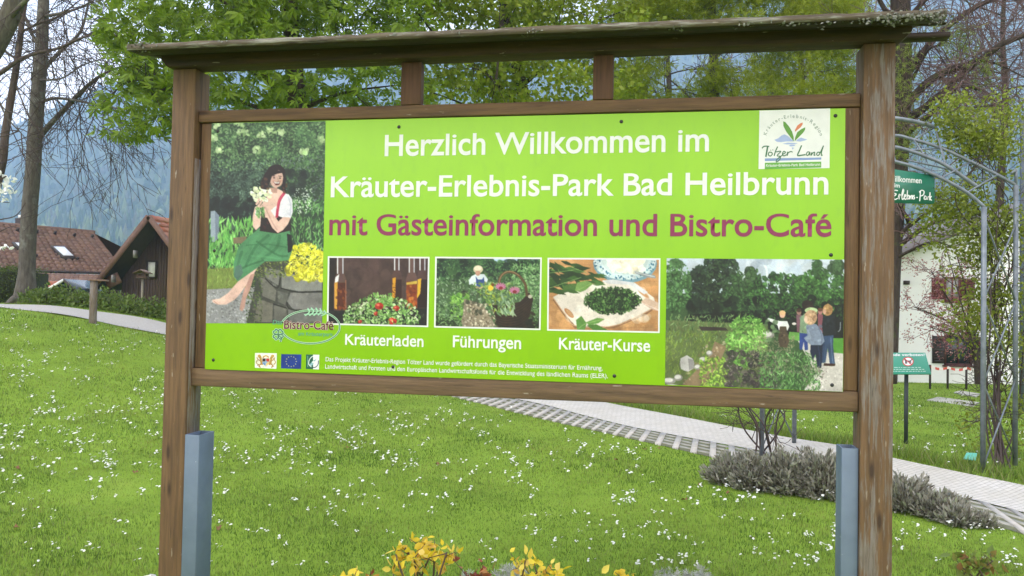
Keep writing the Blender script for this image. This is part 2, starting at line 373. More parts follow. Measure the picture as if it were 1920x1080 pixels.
def smooth_line(P, k=6):
    P = np.asarray(P, float); n = len(P)
    if n < 3: return np.linspace(P[0], P[-1], 4)
    out = []
    for i in range(n-1):
        p0, p1, p2, p3 = P[max(i-1, 0)], P[i], P[i+1], P[min(i+2, n-1)]
        for t in np.arange(k)/k:
            out.append(.5*((2*p1)+(-p0+p2)*t+(2*p0-5*p1+4*p2-p3)*t*t+(-p0+3*p1-3*p2+p3)*t**3))
    return np.array(out+[P[-1]])
def strokes(name, lines, m, w, parent=None, mapper=None):
    V = []; Fs = []; n = 0; step = 0
    for (P, wp) in lines:
        v, f = ribbon_geo(smooth_line(P), wp); step += .00003
        if mapper is None: v3 = plane_pts(v[:, 0], v[:, 1], w); v3[:, 1] -= step
        else: v3 = mapper(v, step)
        V.append(v3); Fs += [[i+n for i in q] for q in f]; n += len(v)
    return mesh_np(name, np.concatenate(V), np.array(Fs), m, parent or panel)
def polys(name, lst, m, w, parent=None):
    q = MB()
    for k, P in enumerate(lst):
        P = np.asarray(P, float); v = plane_pts(P[:, 0], P[:, 1], w); v[:, 1] -= k*.00003; q.add(v, [tuple(range(len(P)))])
    return q.build(name, m, parent or panel)
# ------------------------------------------------------------------ the pictures printed on the panel (flat prints, coloured vertex by vertex)
class Canvas:
    def __init__(s, x0, y0, x1, y1, S=2, bg=(90,110,80)):
        s.x0, s.y0, s.S = x0, y0, S; s.w, s.h = int((x1-x0)*S)+2, int((y1-y0)*S)+2
        s.im = np.zeros((s.h, s.w, 3)); s.im[:] = bg; s.r = np.random.default_rng(int(x0+y0))
    def P(s, p): return (np.asarray(p, float)-(s.x0, s.y0))*s.S
    def poly(s, pts, c, a=1.0):
        p = s.P(pts); lo = np.maximum(np.floor(p.min(0)).astype(int), 0); hi = np.minimum(np.ceil(p.max(0)).astype(int)+1, (s.w, s.h))
        if (hi <= lo).any(): return
        X, Y = np.meshgrid(np.arange(lo[0], hi[0])+.5, np.arange(lo[1], hi[1])+.5); ins = np.zeros(X.shape, bool)
        for i in range(len(p)):
            (xa, ya), (xb, yb) = p[i], p[i-1]
            if ya == yb: continue
            ins ^= ((ya > Y) != (yb > Y)) & (X < (xb-xa)*(Y-ya)/(yb-ya)+xa)
        v = s.im[lo[1]:hi[1], lo[0]:hi[0]]; v[ins] = v[ins]*(1-a)+np.array(c)*a
    def ell(s, cx, cy, rx, ry, c, rot=0, a=1.0):
        t = np.arange(22)*2*math.pi/22; x, y = rx*np.cos(t), ry*np.sin(t)
        s.poly(np.stack([cx+x*math.cos(rot)-y*math.sin(rot), cy+x*math.sin(rot)+y*math.cos(rot)], -1), c, a)
    def line(s, pts, w, c, a=1.0):
        v, f = ribbon_geo(smooth_line(pts), w)
        n = len(v)//2; s.poly(np.concatenate([v[:n], v[n:][::-1]]), c, a)
    def leaves(s, n, box, size, pal, ang=None, asp=.45, a=.9, inside=None):
        """scatter of small pointed leaves"""
        pal = np.array(pal, float); k_ = (.62, 1.75) if ang is None else (.85, 1.2); asp *= k_[1]; n = int(n*(1.7 if ang is None else 1.15))
        for _ in range(n):
            x, y = s.r.uniform(box[0], box[2]), s.r.uniform(box[1], box[3])
            if inside is not None and not inside(x, y): continue
            L = k_[0]*s.r.uniform(*size); t = s.r.uniform(0, 6.28) if ang is None else s.r.normal(ang[0], ang[1])
            c = pal[s.r.integers(len(pal))]*s.r.uniform(.85, 1.15)
            d = np.array([math.cos(t), math.sin(t)])*L; q = np.array([-d[1], d[0]])*asp; o = np.array([x, y])
            s.poly([o-d, o-d*.2+q*.5, o+d*.3+q*.4, o+d, o+d*.3-q*.4, o-d*.2-q*.5], np.clip(c, 0, 255), a)
    def blobs(s, n, box, size, pal, a=.6, inside=None):
        pal = np.array(pal, float)
        for _ in range(n):
            x, y = s.r.uniform(box[0], box[2]), s.r.uniform(box[1], box[3])
            if inside is not None and not inside(x, y): continue
            r = s.r.uniform(*size); s.ell(x, y, r, r*s.r.uniform(.5, .9), np.clip(pal[s.r.integers(len(pal))]*s.r.uniform(.85, 1.15), 0, 255), s.r.uniform(0, 3), a)
    def grain(s, amt):
        s.im *= 1+s.r.normal(0, amt, s.im.shape[:2])[..., None]
    def soften(s):
        """the slight blur and contrast of an enlarged print"""
        for ax in (0, 1): s.im = (np.roll(s.im, 1, ax)+2*s.im+np.roll(s.im, -1, ax))/4
        f = np.zeros(s.im.shape[:2])                       # blotchy tone of real foliage, skin and stone
        for cell, amp in ((40, .06), (9, .025)):
            g = s.r.normal(0, 1, (s.h//cell+3, s.w//cell+3)); y, x = np.arange(s.h)/cell, np.arange(s.w)/cell; i, j = y.astype(int), x.astype(int); fy, fx = (y-i)[:, None], (x-j)[None]
            f += amp*((g[i][:, j]*(1-fx)+g[i][:, j+1]*fx)*(1-fy)+(g[i+1][:, j]*(1-fx)+g[i+1][:, j+1]*fx)*fy)
        s.im = s.im*(1+f)[..., None]; g = s.im.mean(-1, keepdims=True); s.im = np.clip((g+(s.im-g)*.88-118)*1.22+112, 6, 246)
    def sample(s, X, Y):
        x = np.clip((X-s.x0)*s.S-.5, 0, s.w-1.001); y = np.clip((Y-s.y0)*s.S-.5, 0, s.h-1.001)
        i, j = x.astype(int), y.astype(int); fx, fy = (x-i)[..., None], (y-j)[..., None]
        return (s.im[j, i]*(1-fx)+s.im[j, i+1]*fx)*(1-fy)+(s.im[j+1, i]*(1-fx)+s.im[j+1, i+1]*fx)*fy
m, n, b, o = newmat('picture_print'); b.inputs['Roughness'].default_value = .45
a_ = n.nodes.new('ShaderNodeAttribute'); a_.attribute_name = 'Col'; n.links.new(a_.outputs['Color'], b.inputs['Base Color']); M_PRINT = m
def print_pic(name, cv, quad, w, step=1.0, k=.80, parent=None):
    if k > .6: cv.soften()
    q = np.array(quad, float); nu = int(np.linalg.norm(q[1]-q[0])/step)+2; nv = int(np.linalg.norm(q[3]-q[0])/step)+2
    a, b_ = np.meshgrid(np.linspace(0, 1, nu), np.linspace(0, 1, nv))
    XY = (q[0]*((1-a)*(1-b_))[..., None]+q[1]*(a*(1-b_))[..., None]+q[2]*(a*b_)[..., None]+q[3]*((1-a)*b_)[..., None])
    c = np.clip(cv.sample(XY[..., 0], XY[..., 1])/255., 0, 1); lin = np.where(c <= .04045, c/12.92, ((c+.055)/1.055)**2.4)*k
    V = plane_pts(XY[..., 0], XY[..., 1], w).reshape(-1, 3)
    i = (np.arange(nv-1)[:, None]*nu+np.arange(nu-1)[None]).ravel()
    return mesh_np(name, V, np.stack([i, i+nu, i+nu+1, i+1], -1), M_PRINT, parent or panel, cols=lin.reshape(-1, 3))
# --- woman on a stone wall
cv = Canvas(380, 222, 616, 612, 2, (58,78,62))
cv.blobs(260, (382,224,614,330), (6,16), [(92,128,84),(70,98,72),(110,146,96),(60,84,66)], .5)
cv.blobs(150, (382,300,520,420), (6,14), [(48,64,60),(40,54,52),(70,90,80),(84,104,92)], .55); cv.blobs(26, (384,228,612,300), (7,15), [(44,58,50),(52,68,58)], .6)
cv.leaves(1700, (382,224,614,320), (2.5,6), [(96,136,84),(122,160,104),(70,104,70),(52,76,60),(140,172,120)], None, .5, .7)
cv.leaves(900, (382,300,520,410), (2.5,6), [(70,92,80),(92,116,100),(46,62,58),(36,48,48),(104,128,112)], None, .5, .7)
cv.leaves(900, (520,290,614,400), (2.5,6), [(72,104,70),(96,134,84),(48,70,56),(110,120,124)], None, .5, .7)
for x, y, rx in ((400,258,9),(412,281,6),(455,248,10),(448,232,8),(508,244,9),(527,248,5),(490,252,7),(570,284,8),(405,236,6),(604,262,5),(481,281,6)):
    cv.blobs(14, (x-rx,y-5,x+rx,y+5), (2,4.5), [(178,204,150),(198,216,170),(160,190,130)], .75)
cv.blobs(70, (392,372,500,420), (5,11), [(36,46,48),(44,56,56),(30,40,42)], .7)
cv.blobs(40, (520,320,575,365), (4,9), [(40,52,52),(52,66,60)], .6)
cv.leaves(260, (545,375,612,470), (4,10), [(92,150,76),(120,172,96),(70,118,66),(140,186,120)], (-1.4,.5), .3, .85)
cv.leaves(60, (552,352,585,400), (2,3.5), [(220,228,216)], None, .8, .7)
cv.leaves(300, (393,410,474,500), (6,15), [(110,178,84),(132,196,100),(84,150,70),(150,208,120)], (-1.45,.35), .25, .9)
cv.poly([(395,396),(403,395),(411,404),(410,446),(402,454),(395,452)], (150,162,176)); cv.poly([(403,395),(411,404),(410,446),(404,450)], (120,132,150))
cv.leaves(90, (393,440,440,505), (5,12), [(110,178,84),(140,200,110),(90,156,80)], (-1.45,.3), .3, .9)
cv.poly([(384,505),(470,500),(470,550),(384,550)], (124,142,70)); cv.leaves(260, (384,500,470,548), (3,6), [(134,156,72),(110,136,60),(150,170,90),(120,120,70)], (-1.5,.5), .25, .9)
cv.poly([(384,543),(480,538),(490,612),(384,612)], (150,150,152)); cv.blobs(500, (384,545,480,608), (.8,2), [(172,172,174),(120,120,122),(188,188,192),(140,138,136)], .8)
cv.poly([(437,446),(462,443),(462,456),(438,457)], (132,118,92))
# wall of stones
cv.poly([(478,498),(498,488),(540,490),(606,505),(606,608),(462,608),(470,570),(480,530)], (78,78,74))
for pts, c in (([(497,502),(526,507),(523,536),(498,520)], (128,128,122)), ([(528,509),(604,526),(604,545),(560,546),(528,540)], (140,140,136)),
               ([(488,520),(505,527),(518,545),(516,565),(492,555)], (118,116,108)), ([(545,549),(604,549),(604,585),(548,578),(538,565)], (132,130,128)),
               ([(520,545),(540,550),(535,572),(522,566)], (104,104,98)), ([(484,560),(512,570),(510,604),(476,604)], (120,116,106)),
               ([(514,572),(536,577),(540,604),(514,604)], (110,108,102)), ([(540,580),(604,590),(604,606),(542,606)], (116,116,114))):
    cv.poly(pts, c)
    P = np.array(pts, float); cv.blobs(26, (*P.min(0), *P.max(0)), (1.5,5), [c, tuple(x*.85 for x in c), tuple(min(x*1.12, 255) for x in c)], .35)
for l in ([(497,522),(520,540),(526,512)], [(526,540),(560,548),(603,546)], [(538,566),(546,580),(603,588)], [(512,570),(538,578)]): cv.line(l, 2.2, (44,44,42))
cv.leaves(150, (470,488,540,520), (2,4.5), [(110,130,60),(140,150,80),(84,100,50),(60,74,40)], None, .6, .9)
cv.leaves(120, (462,515,492,606), (2,4.5), [(84,106,56),(110,124,70),(60,80,44)], None, .6, .85)
def inb(x, y): return ((x-574)/36)**2+((y-492)/33)**2 < 1.1 or (x > 556 and y > 470 and y < 525)
cv.blobs(90, (536,456,606,528), (4,9), [(196,190,30),(226,214,46),(160,160,36)], .8, inb)
cv.leaves(460, (536,456,608,528), (2.5,6), [(232,222,50),(246,236,80),(206,200,40),(170,170,40),(250,244,110)], (-.8,.9), .5, .95, inb)
# woman: skirt, legs, bodice, arms, head
SK = (222,184,170); SKD = (188,146,134)
cv.poly([(474,508),(484,500),(468,526),(446,556),(440,562),(424,571),(408,571),(399,567),(398,562),(412,560),(428,549),(447,527)], SK)
cv.poly([(470,515),(478,512),(468,545),(461,560),(459,576),(454,584),(449,580),(452,566),(457,545)], SKD)
for k in range(4): cv.line([(399+k*2.2,563+k*1.6),(402+k*2.2,566+k*1.5)], .7, (170,120,104))
cv.poly([(486,428),(543,430),(548,470),(541,488),(520,490),(497,490),(480,504),(446,528),(438,518),(438,493),(447,462),(466,444)], (88,146,102))
for l, w_, c in (([(490,438),(470,456),(448,490),(444,520)], 5, (96,160,108)), ([(505,440),(480,462),(460,500)], 4, (54,108,70)), ([(515,440),(500,466),(470,498)], 4, (98,164,112)),
                 ([(525,440),(518,465),(490,486)], 4, (56,110,72)), ([(535,442),(530,470),(505,486)], 4, (92,154,106)), ([(480,452),(520,478),(540,480)], 3, (50,98,64)),
                 ([(454,470),(446,496),(441,515)], 4, (58,104,74)), ([(470,480),(500,482),(528,486)], 3, (102,168,116)), ([(452,504),(470,496),(495,488)], 3, (48,92,62)), ([(461,460),(500,458),(538,464)], 2.2, (60,116,76))): cv.line(l, w_*1.25, c, .45)
cv.poly([(441,500),(452,495),(456,512),(446,526),(439,518)], (88,120,106))
cv.poly([(538,438),(545,440),(549,462),(546,472),(540,474)], (32,36,40))
cv.poly([(490,402),(520,404),(545,412),(546,432),(520,438),(487,433)], (52,40,40)); cv.blobs(30, (490,405,545,432), (1.5,3), [(84,44,44),(40,52,40),(66,40,50),(44,44,40)], .7)
cv.poly([(502,354),(522,354),(536,362),(530,395),(518,410),(497,408),(496,392),(500,370)], SK); cv.poly([(505,352),(520,352),(520,362),(508,362)], SKD)
cv.poly([(532,363),(541,364),(548,374),(549,398),(545,410),(530,408),(519,404),(521,384)], (226,224,234)); cv.line([(540,368),(545,385),(544,405)], 2.4, (196,196,214), .8)
cv.poly([(508,394),(520,384),(521,404),(509,408),(499,402)], (228,226,232))
cv.line([(534,361),(525,374),(521,390),(519,408)], 5.2, (192,56,88)); cv.line([(531,364),(523,378),(520,392)], 1.4, (226,110,130), .8)
cv.poly([(545,408),(540,420),(530,432),(521,437),(511,428),(497,400),(492,384),(500,379),(508,396),(522,415),(531,407)], SK); cv.line([(520,432),(508,412),(497,388)], 2.6, SKD, .6)
cv.poly([(478,388),(486,384),(490,400),(488,424),(480,432),(474,424),(474,405)], SK); cv.poly([(480,391),(486,390),(485,404),(478,404)], (216,216,226))
cv.leaves(70, (480,388,496,408), (3,6), [(110,160,90),(150,190,120),(80,130,70)], (1.4,.4), .3)
cv.blobs(80, (470,352,508,380), (2,4.5), [(222,226,190),(238,238,212),(202,210,164),(232,232,204)], .95, lambda x, y: ((x-489)/20)**2+((y-365)/15)**2 < 1)
for x0, y0, x1, y1 in ((480,384,486,372),(484,387,491,375),(488,389,496,378),(493,388,499,379)): cv.line([(x0,y0),((x0+x1)/2+1,(y0+y1)/2),(x1,y1)], 4, SK)
cv.line([(484,380),(490,386)], .9, SKD); cv.line([(489,382),(494,387)], .9, SKD)
cv.poly([(506,312),(516,308),(526,309),(534,317),(536,335),(535,350),(537,361),(529,358),(525,330),(508,330),(503,345),(500,356),(490,354),(489,342),(496,326)], (50,38,42))
cv.ell(519,335.5,11.6,16.8,SK,.22); cv.ell(523,341,7,9,(226,186,166),.2,.7); cv.ell(510,338,4,11,SKD,.2,.45); cv.poly([(504,332),(508,320),(520,319),(531,322),(533,330),(530,324),(519,326),(510,330),(507,340),(503,348)], (46,34,38))
cv.blobs(12, (490,335,504,358), (2,4), [(96,66,52),(64,48,46)], .7); cv.blobs(8, (531,345,538,362), (1.5,3), [(104,70,54)], .7)
cv.line([(511,330.5),(516,329.5)], 1.2, (70,48,44)); cv.line([(522,330),(528,331)], 1.2, (70,48,44)); cv.ell(514,333.4,2.1,1.0,(48,38,40)); cv.ell(525,334,2.0,1.0,(48,38,40))
cv.line([(520,334),(522.5,340),(519.5,341)], 1, SKD); cv.poly([(511.5,339.5),(518,341.5),(526,340),(523.5,346.5),(517,347.4)], (126,46,50)); cv.poly([(512.5,340),(518,341.8),(525.2,340.6),(523,343.8),(516,344.2)], (246,242,238))
cv.ell(513,339,2.2,1.8,(226,160,146),0,.6); cv.ell(527,339,2,1.8,(226,160,146),0,.6)
cv.grain(.06)
print_pic('photo_print', cv, [(397,231.2),(610.5,227),(604,606.5),(386,606)], .0008)
# --- bottles and salad
W_B = [(614.6,480.4),(805.4,481.6),(803,613.4),(612.8,608.8)]
def inset(q, d):
    q = np.array(q, float); c = q.mean(0); return [tuple(p+np.sign(c-p)*d) for p in q]
cv = Canvas(608, 476, 812, 620, 2, (84,64,60))
cv.blobs(160, (612,480,806,590), (6,18), [(92,70,66),(76,56,54),(104,82,78),(86,64,64)], .35); cv.poly([(612,478),(628,478),(628,600),(612,600)], (40,28,28)); cv.blobs(40, (612,480,640,600), (4,9), [(50,36,36),(60,44,42)], .5)
cv.poly([(608,582),(812,574),(812,622),(608,622)], (38,38,38)); cv.blobs(60, (612,584,806,612), (3,8), [(52,52,52),(30,30,32),(66,62,60)], .6)
def bottle(x, wn, wb, ysh, ybot, liq, glass):
    cv.poly([(x-wn/2,480),(x+wn/2,480),(x+wn/2,ysh-6),(x+wb/2,ysh+8),(x+wb/2,ybot),(x-wb/2,ybot),(x-wb/2,ysh+8),(x-wn/2,ysh-6)], glass)
    cv.poly([(x-wb/2+1,ysh+12),(x+wb/2-1,ysh+12),(x+wb/2-1,ybot-1),(x-wb/2+1,ybot-1)], liq)
    cv.line([(x-wn/2+1.5,481),(x-wn/2+1.5,ysh-5)], 2.4, (222,222,228)); cv.line([(x+wn/2-1.5,481),(x+wn/2-1.5,ysh-5)], 1.8, (196,196,206))
bottle(638,13,24,518,582,(98,46,24),(110,84,80)); cv.poly([(627,530),(633,528),(632,580),(627,578)], (206,150,60)); cv.blobs(30, (632,530,649,580), (2,4), [(120,60,30),(80,36,24),(150,86,40)], .6); cv.poly([(629,520),(636,514),(634,528),(628,530)], (232,232,236)); cv.line([(648,525),(648.5,578)], 1.6, (160,110,90))
bottle(744,11,20,512,566,(66,34,20),(96,70,66)); cv.poly([(736,522),(742,520),(741,560),(735,564)], (210,150,40)); cv.blobs(16, (735,530,742,562), (1,2), [(110,60,20)], .8)
bottle(772,12,22,516,578,(150,72,26),(120,90,84)); cv.blobs(40, (762,530,782,578), (2,4.5), [(190,96,30),(120,50,22),(210,130,60),(140,60,26)], .7); cv.poly([(762,530),(784,526),(783,532),(762,534)], (226,190,80))
bottle(792,12,20,512,578,(56,30,26),(96,72,70)); cv.poly([(783,524),(790,522),(788,550),(782,560)], (226,176,50))
cv.ell(712,594,72,15,(36,38,36)); cv.leaves(520, (640,552,790,608), (3,8), [(116,160,80),(150,190,110),(84,124,62),(60,92,52),(180,206,150),(206,222,180)], None, .55, .95, lambda x, y: ((x-715)/72)**2+((y-598)/44)**2 < 1 and y < 608)
cv.leaves(110, (640,575,800,610), (2,5), [(50,66,44),(70,84,58),(40,48,40)], None, .4, .8, lambda x, y: x > 752 or x < 662)
cv.leaves(60, (690,550,735,575), (4,8), [(96,146,66),(150,190,110),(120,170,84)], None, .5)
for x, y, r in ((711,574,8),(743,578,6),(736,602,8),(705,588,4.5),(675,603,4)):
    cv.ell(x,y,r,r*.85,(196,56,40)); cv.ell(x-r*.3,y-r*.3,r*.4,r*.3,(232,120,96)); cv.ell(x+r*.4,y+r*.3,r*.4,r*.3,(150,30,26))
cv.leaves(50, (670,580,770,608), (3,6), [(120,170,84),(170,204,130)], None, .6); cv.grain(.03)
polys('picture_border', [W_B], M_WHITE, .0006); print_pic('photo_print', cv, inset(W_B, 3), .0011)
# --- guided walk with basket
W_F = [(816,481.2),(1016,482.9),(1013.6,619),(813.8,614)]
cv = Canvas(808, 476, 1022, 626, 2, (84,112,76))
cv.poly([(808,476),(1022,476),(1022,500),(808,500)], (60,90,64)); cv.poly([(918,476),(975,476),(968,492),(930,492)], (176,200,222)); cv.poly([(990,476),(1022,476),(1022,486),(998,490)], (150,182,210))
cv.blobs(120, (808,482,1022,530), (4,10), [(40,70,52),(56,90,58),(76,112,70),(34,54,48)], .7, lambda x, y: not (918 < x < 985 and y < 490)); cv.leaves(420, (808,482,1022,535), (2,5), [(60,100,60),(90,130,80),(36,60,46),(110,150,90)], None, .5, .8, lambda x, y: not (925 < x < 975 and y < 489))
cv.leaves(700, (808,520,1022,600), (3,7), [(112,140,104),(140,166,126),(84,112,80),(96,136,74),(60,80,60),(160,180,150)], None, .4, .9)
cv.leaves(200, (960,495,1022,560), (3,8), [(124,166,104),(96,142,84),(150,186,130)], None, .4, .9); cv.leaves(160, (845,550,880,612), (4,8), [(124,172,76),(150,196,96),(96,146,60)], None, .5, .95)
cv.poly([(870,560),(905,570),(930,612),(860,616),(868,590)], (150,138,118)); cv.blobs(200, (868,570,935,616), (1,2.6), [(190,178,156),(130,116,96),(206,196,176),(110,98,80)], .9, lambda x, y: x > 860+(616-y)*.2)
cv.blobs(30, (868,545,905,590), (2,5), [(60,66,52),(84,90,70),(46,52,42)], .6); cv.poly([(808,590),(860,600),(858,620),(808,620)], (52,66,44)); cv.leaves(150, (810,570,865,618), (3,7), [(96,130,80),(130,160,110),(60,84,54)], None, .45, .95); cv.poly([(930,602),(1020,596),(1020,626),(940,626)], (44,48,38)); cv.leaves(60, (1000,570,1020,616), (3,6), [(110,150,90),(60,90,50)], None, .4)
cv.poly([(884,518),(892,514),(908,514),(915,524),(912,530),(906,524),(905,537),(890,537),(886,532),(880,534),(879,526)], (214,222,228)); cv.poly([(892,518),(896,524),(904,524),(907,519),(909,532),(904,538),(893,536)], (58,84,150))
cv.ell(896.5,505,9,7.5,(206,190,160)); cv.ell(896,512,4.6,5,(196,150,128)); cv.ell(896,503,7,4.5,(224,212,188)); cv.line([(905,537),(900,540),(892,538)], 3, (206,166,142))
bk = [(922,572),(940,572),(975,566),(992,548),(1000,560),(994,590),(975,610),(948,614),(932,604)]
cv.poly(bk, (62,46,36)); cv.blobs(60, (930,575,1000,612), (2,5), [(48,36,28),(70,52,40)], .5, lambda x, y: (x-925)*.9 > (590-y))
for k in range(16): cv.line([(922+k*.8,574+k*2.4),(948,580+k*2.3),(975,572+k*2.6),(996,556+k*2.4)], 1.1, (92,70,52) if k % 2 else (44,32,26), .55)
cv.line([(935,535),(938,520),(948,511),(962,511),(975,519),(985,534),(988,556)], 5, (104,82,56)); cv.line([(935,534),(939,519),(949,510),(962,510),(974,517)], 1.6, (156,130,92))
cv.leaves(180, (890,530,965,590), (4,9), [(130,160,80),(150,180,110),(110,146,70),(96,120,84),(160,170,60)], None, .4, .95, lambda x, y: y-530 < (x-880)*1.1); cv.leaves(50, (935,552,965,590), (5,10), [(130,156,120),(160,180,150),(100,130,96)], (1.3,.4), .4)
cv.ell(920,540,5,5,(226,190,60)); cv.ell(924,534,3,3,(120,76,36))
for x, y in ((939,538),(965,545)):
    for t in np.arange(12)*.52: cv.line([(x,y),(x+10*math.cos(t),y+7*math.sin(t)-1)], 2.4, (222,166,190) if int(t*4) % 2 else (198,120,156))
    cv.ell(x,y+2,4,3,(150,50,60))
cv.ell(994,556,4,3.4,(196,190,170)); cv.grain(.03)
polys('picture_border', [W_F], M_WHITE, .0006); print_pic('photo_print', cv, inset(W_F, 3), .0011)
# --- chopped herbs on a board
W_K = [(1026.7,483.3),(1238.4,484.3),(1236.8,624.4),(1025.7,620)]
cv = Canvas(1020, 478, 1244, 630, 2, (196,146,96)); cv.blobs(200, (1022,480,1242,628), (6,16), [(206,156,104),(186,134,86),(212,166,118),(190,142,96)], .4)
for k in range(5): cv.line([(1020,500+k*28),(1130,496+k*30),(1244,500+k*28)], .8, (170,120,76), .6)
cv.poly([(1036,562),(1050,552),(1134,530),(1190,535),(1228,562),(1232,576),(1212,590),(1150,616),(1078,616),(1056,590)], (150,110,80)); cv.poly([(1037,557),(1052,549),(1134,527),(1190,532),(1226,558),(1230,572),(1210,586),(1150,612),(1080,612),(1058,588)], (228,216,204))
cv.line([(1037,558),(1060,590),(1080,611),(1150,611),(1211,585),(1229,572)], 1.6, (206,166,130)); cv.blobs(60, (1060,540,1215,600), (5,12), [(236,226,216),(220,206,194)], .3)
cv.ell(1067,587,12,4.6,(198,140,96),.8); cv.ell(1068,587,9,3,(206,160,116),.8); cv.ell(1206,550,15,4.2,(206,170,140),.7); cv.ell(1206,550,12,2.6,(196,146,100),.7)
cv.ell(1172,494,60,37,(120,156,170)); cv.ell(1172,491,58,34,(196,212,216)); cv.blobs(330, (1112,480,1232,528), (1,2.4), [(60,110,140),(90,150,170),(40,90,120),(220,228,228)], .9, lambda x, y: .62 < ((x-1172)/58)**2+((y-491)/34)**2 < 1); cv.ell(1172,489,44,26,(186,200,200)); cv.ell(1174,484,36,26,(232,220,196))
cv.blobs(50, (1142,480,1205,508), (4,9), [(240,230,208),(222,206,180),(246,238,220)], .6); cv.poly([(1190,509),(1228,516),(1230,522),(1212,520),(1192,513)], (140,146,150)); cv.line([(1192,511),(1228,519)], 1.2, (206,210,212))
cv.poly([(1128,526),(1150,524),(1190,530),(1215,548),(1208,552),(1180,534),(1140,532)], (206,204,208))
cv.poly([(1200,566),(1212,558),(1240,570),(1238,584),(1222,580)], (206,176,156)); cv.line([(1202,567),(1236,582)], 1.4, (226,204,190))
cv.leaves(46, (1024,492,1090,548), (14,26), [(70,104,52),(54,84,44),(92,128,66),(44,70,40)], (.25,.35), .4, .95); cv.leaves(14, (1080,510,1130,535), (10,18), [(70,104,52),(54,84,44)], (.2,.2), .35)
for p, q in (((1030,540),(1090,520)),((1030,512),(1085,505)),((1070,500),(1100,512))): cv.line([p,q], 1, (130,160,100))
cv.poly([(1078,545),(1082,530),(1100,526),(1112,532),(1098,544),(1088,548)], (120,156,84)); cv.line([(1080,546),(1108,532)], 1, (150,180,110))
cv.ell(1148,564,50,23,(44,66,38)); cv.leaves(520, (1092,536,1204,592), (2.5,7), [(56,92,44),(40,68,36),(84,122,62),(30,50,30),(110,144,84)], None, .5, .97, lambda x, y: ((x-1148)/54)**2+((y-564)/26)**2 < 1)
cv.poly([(1080,600),(1090,592),(1100,606),(1096,620),(1082,618)], (104,150,74)); cv.poly([(1099,604),(1120,596),(1134,598),(1122,606),(1104,610)], (112,158,80)); cv.poly([(1100,610),(1118,608),(1142,620),(1116,622)], (90,134,62)); cv.line([(1085,616),(1098,607),(1130,599)], 1, (160,190,120))
cv.grain(.06); polys('picture_border', [W_K], M_WHITE, .0006); print_pic('photo_print', cv, inset(W_K, 3), .0011)
# --- herb garden with visitors
cv = Canvas(1240, 478, 1590, 742, 2, (70,96,62))
cv.poly([(1240,478),(1590,478),(1590,550),(1240,550)], (188,200,214)); cv.blobs(60, (1240,480,1590,540), (8,20), [(206,214,224),(176,190,208),(216,222,228)], .5)
def crown(x, y, rx, ry, pal, n=150, s=(3,7)):
    cv.blobs(n//2, (x-rx,y-ry,x+rx,y+ry), (5,11), [tuple(c*.7 for c in p) for p in pal], .8, lambda a, b_: ((a-x)/rx)**2+((b_-y)/ry)**2 < .85)
    cv.leaves(n*2, (x-rx,y-ry,x+rx,y+ry), s, pal, None, .6, .85, lambda a, b_: ((a-x)/rx)**2+((b_-y)/ry)**2 < 1)
crown(1312,548,26,50,[(50,70,54),(62,84,60),(40,56,46)]); crown(1350,530,40,62,[(44,66,46),(60,86,56),(34,50,40),(76,100,66)],220)
crown(1265,535,32,50,[(84,124,74),(104,146,90),(66,100,60)],180); crown(1386,550,30,38,[(84,118,72),(70,100,62),(60,86,56)],140); crown(1412,522,14,20,[(70,100,62),(86,116,74)],50)
crown(1470,548,72,36,[(70,110,58),(90,136,72),(56,90,50),(44,66,44)],240); crown(1545,540,56,38,[(78,120,62),(96,142,76),(60,96,52)],220); crown(1530,500,8,18,[(70,104,64)],24); crown(1568,498,9,14,[(84,116,76)],24)
cv.poly([(1290,590),(1590,570),(1590,636),(1290,612)], (28,38,34)); cv.blobs(150, (1290,560,1590,625), (4,11), [(26,38,32),(38,54,42),(50,72,50),(20,28,28)], .7); cv.leaves(240, (1380,555,1590,600), (3,7), [(60,94,52),(80,120,66),(40,60,42)], None, .5, .8)
cv.poly([(1240,600),(1440,608),(1440,742),(1240,742)], (104,118,74)); cv.poly([(1490,628),(1590,640),(1590,742),(1500,742),(1530,700)], (196,190,184)); cv.blobs(160, (1520,670,1590,740), (1,2.5), [(214,208,202),(178,172,166)], .6); cv.poly([(1552,634),(1590,634),(1590,664),(1552,660)], (96,156,64)); cv.poly([(1480,622),(1505,624),(1505,640),(1478,636)], (110,160,80))
cv.leaves(420, (1244,590,1400,640), (3,7), [(104,136,80),(130,156,104),(80,108,66),(120,124,84)], (-1.4,.6), .35, .9); cv.leaves(500, (1244,620,1345,700), (4,9), [(120,140,60),(136,156,76),(96,120,52),(110,130,64)], (-1.3,.5), .2, .9)
cv.poly([(1340,640),(1362,650),(1345,690),(1310,736),(1265,736),(1300,700),(1330,672)], (140,120,94)); cv.blobs(150, (1262,640,1362,736), (1.5,3.5), [(160,140,112),(120,102,80),(184,170,150)], .6, lambda x, y: abs(x-(1350-(y-640)*.65)) < 24)
cv.poly([(1310,612),(1360,614),(1366,620),(1315,620)], (70,60,56))
for x, y, rx, ry in ((1288,682,14,14),(1255,714,12,6),(1272,708,8,6),(1330,662,6,5),(1318,674,7,5),(1308,688,6,5),(1260,726,16,6),(1440,628,12,7)):
    cv.ell(x,y,rx,ry,(150,146,142)); cv.ell(x-rx*.15,y-ry*.2,rx*.75,ry*.65,(204,200,196)); 
cv.poly([(1276,672),(1288,666),(1300,674),(1302,690),(1290,697),(1277,692)], (196,192,190)); cv.poly([(1290,672),(1300,674),(1302,690),(1292,694)], (150,146,146))
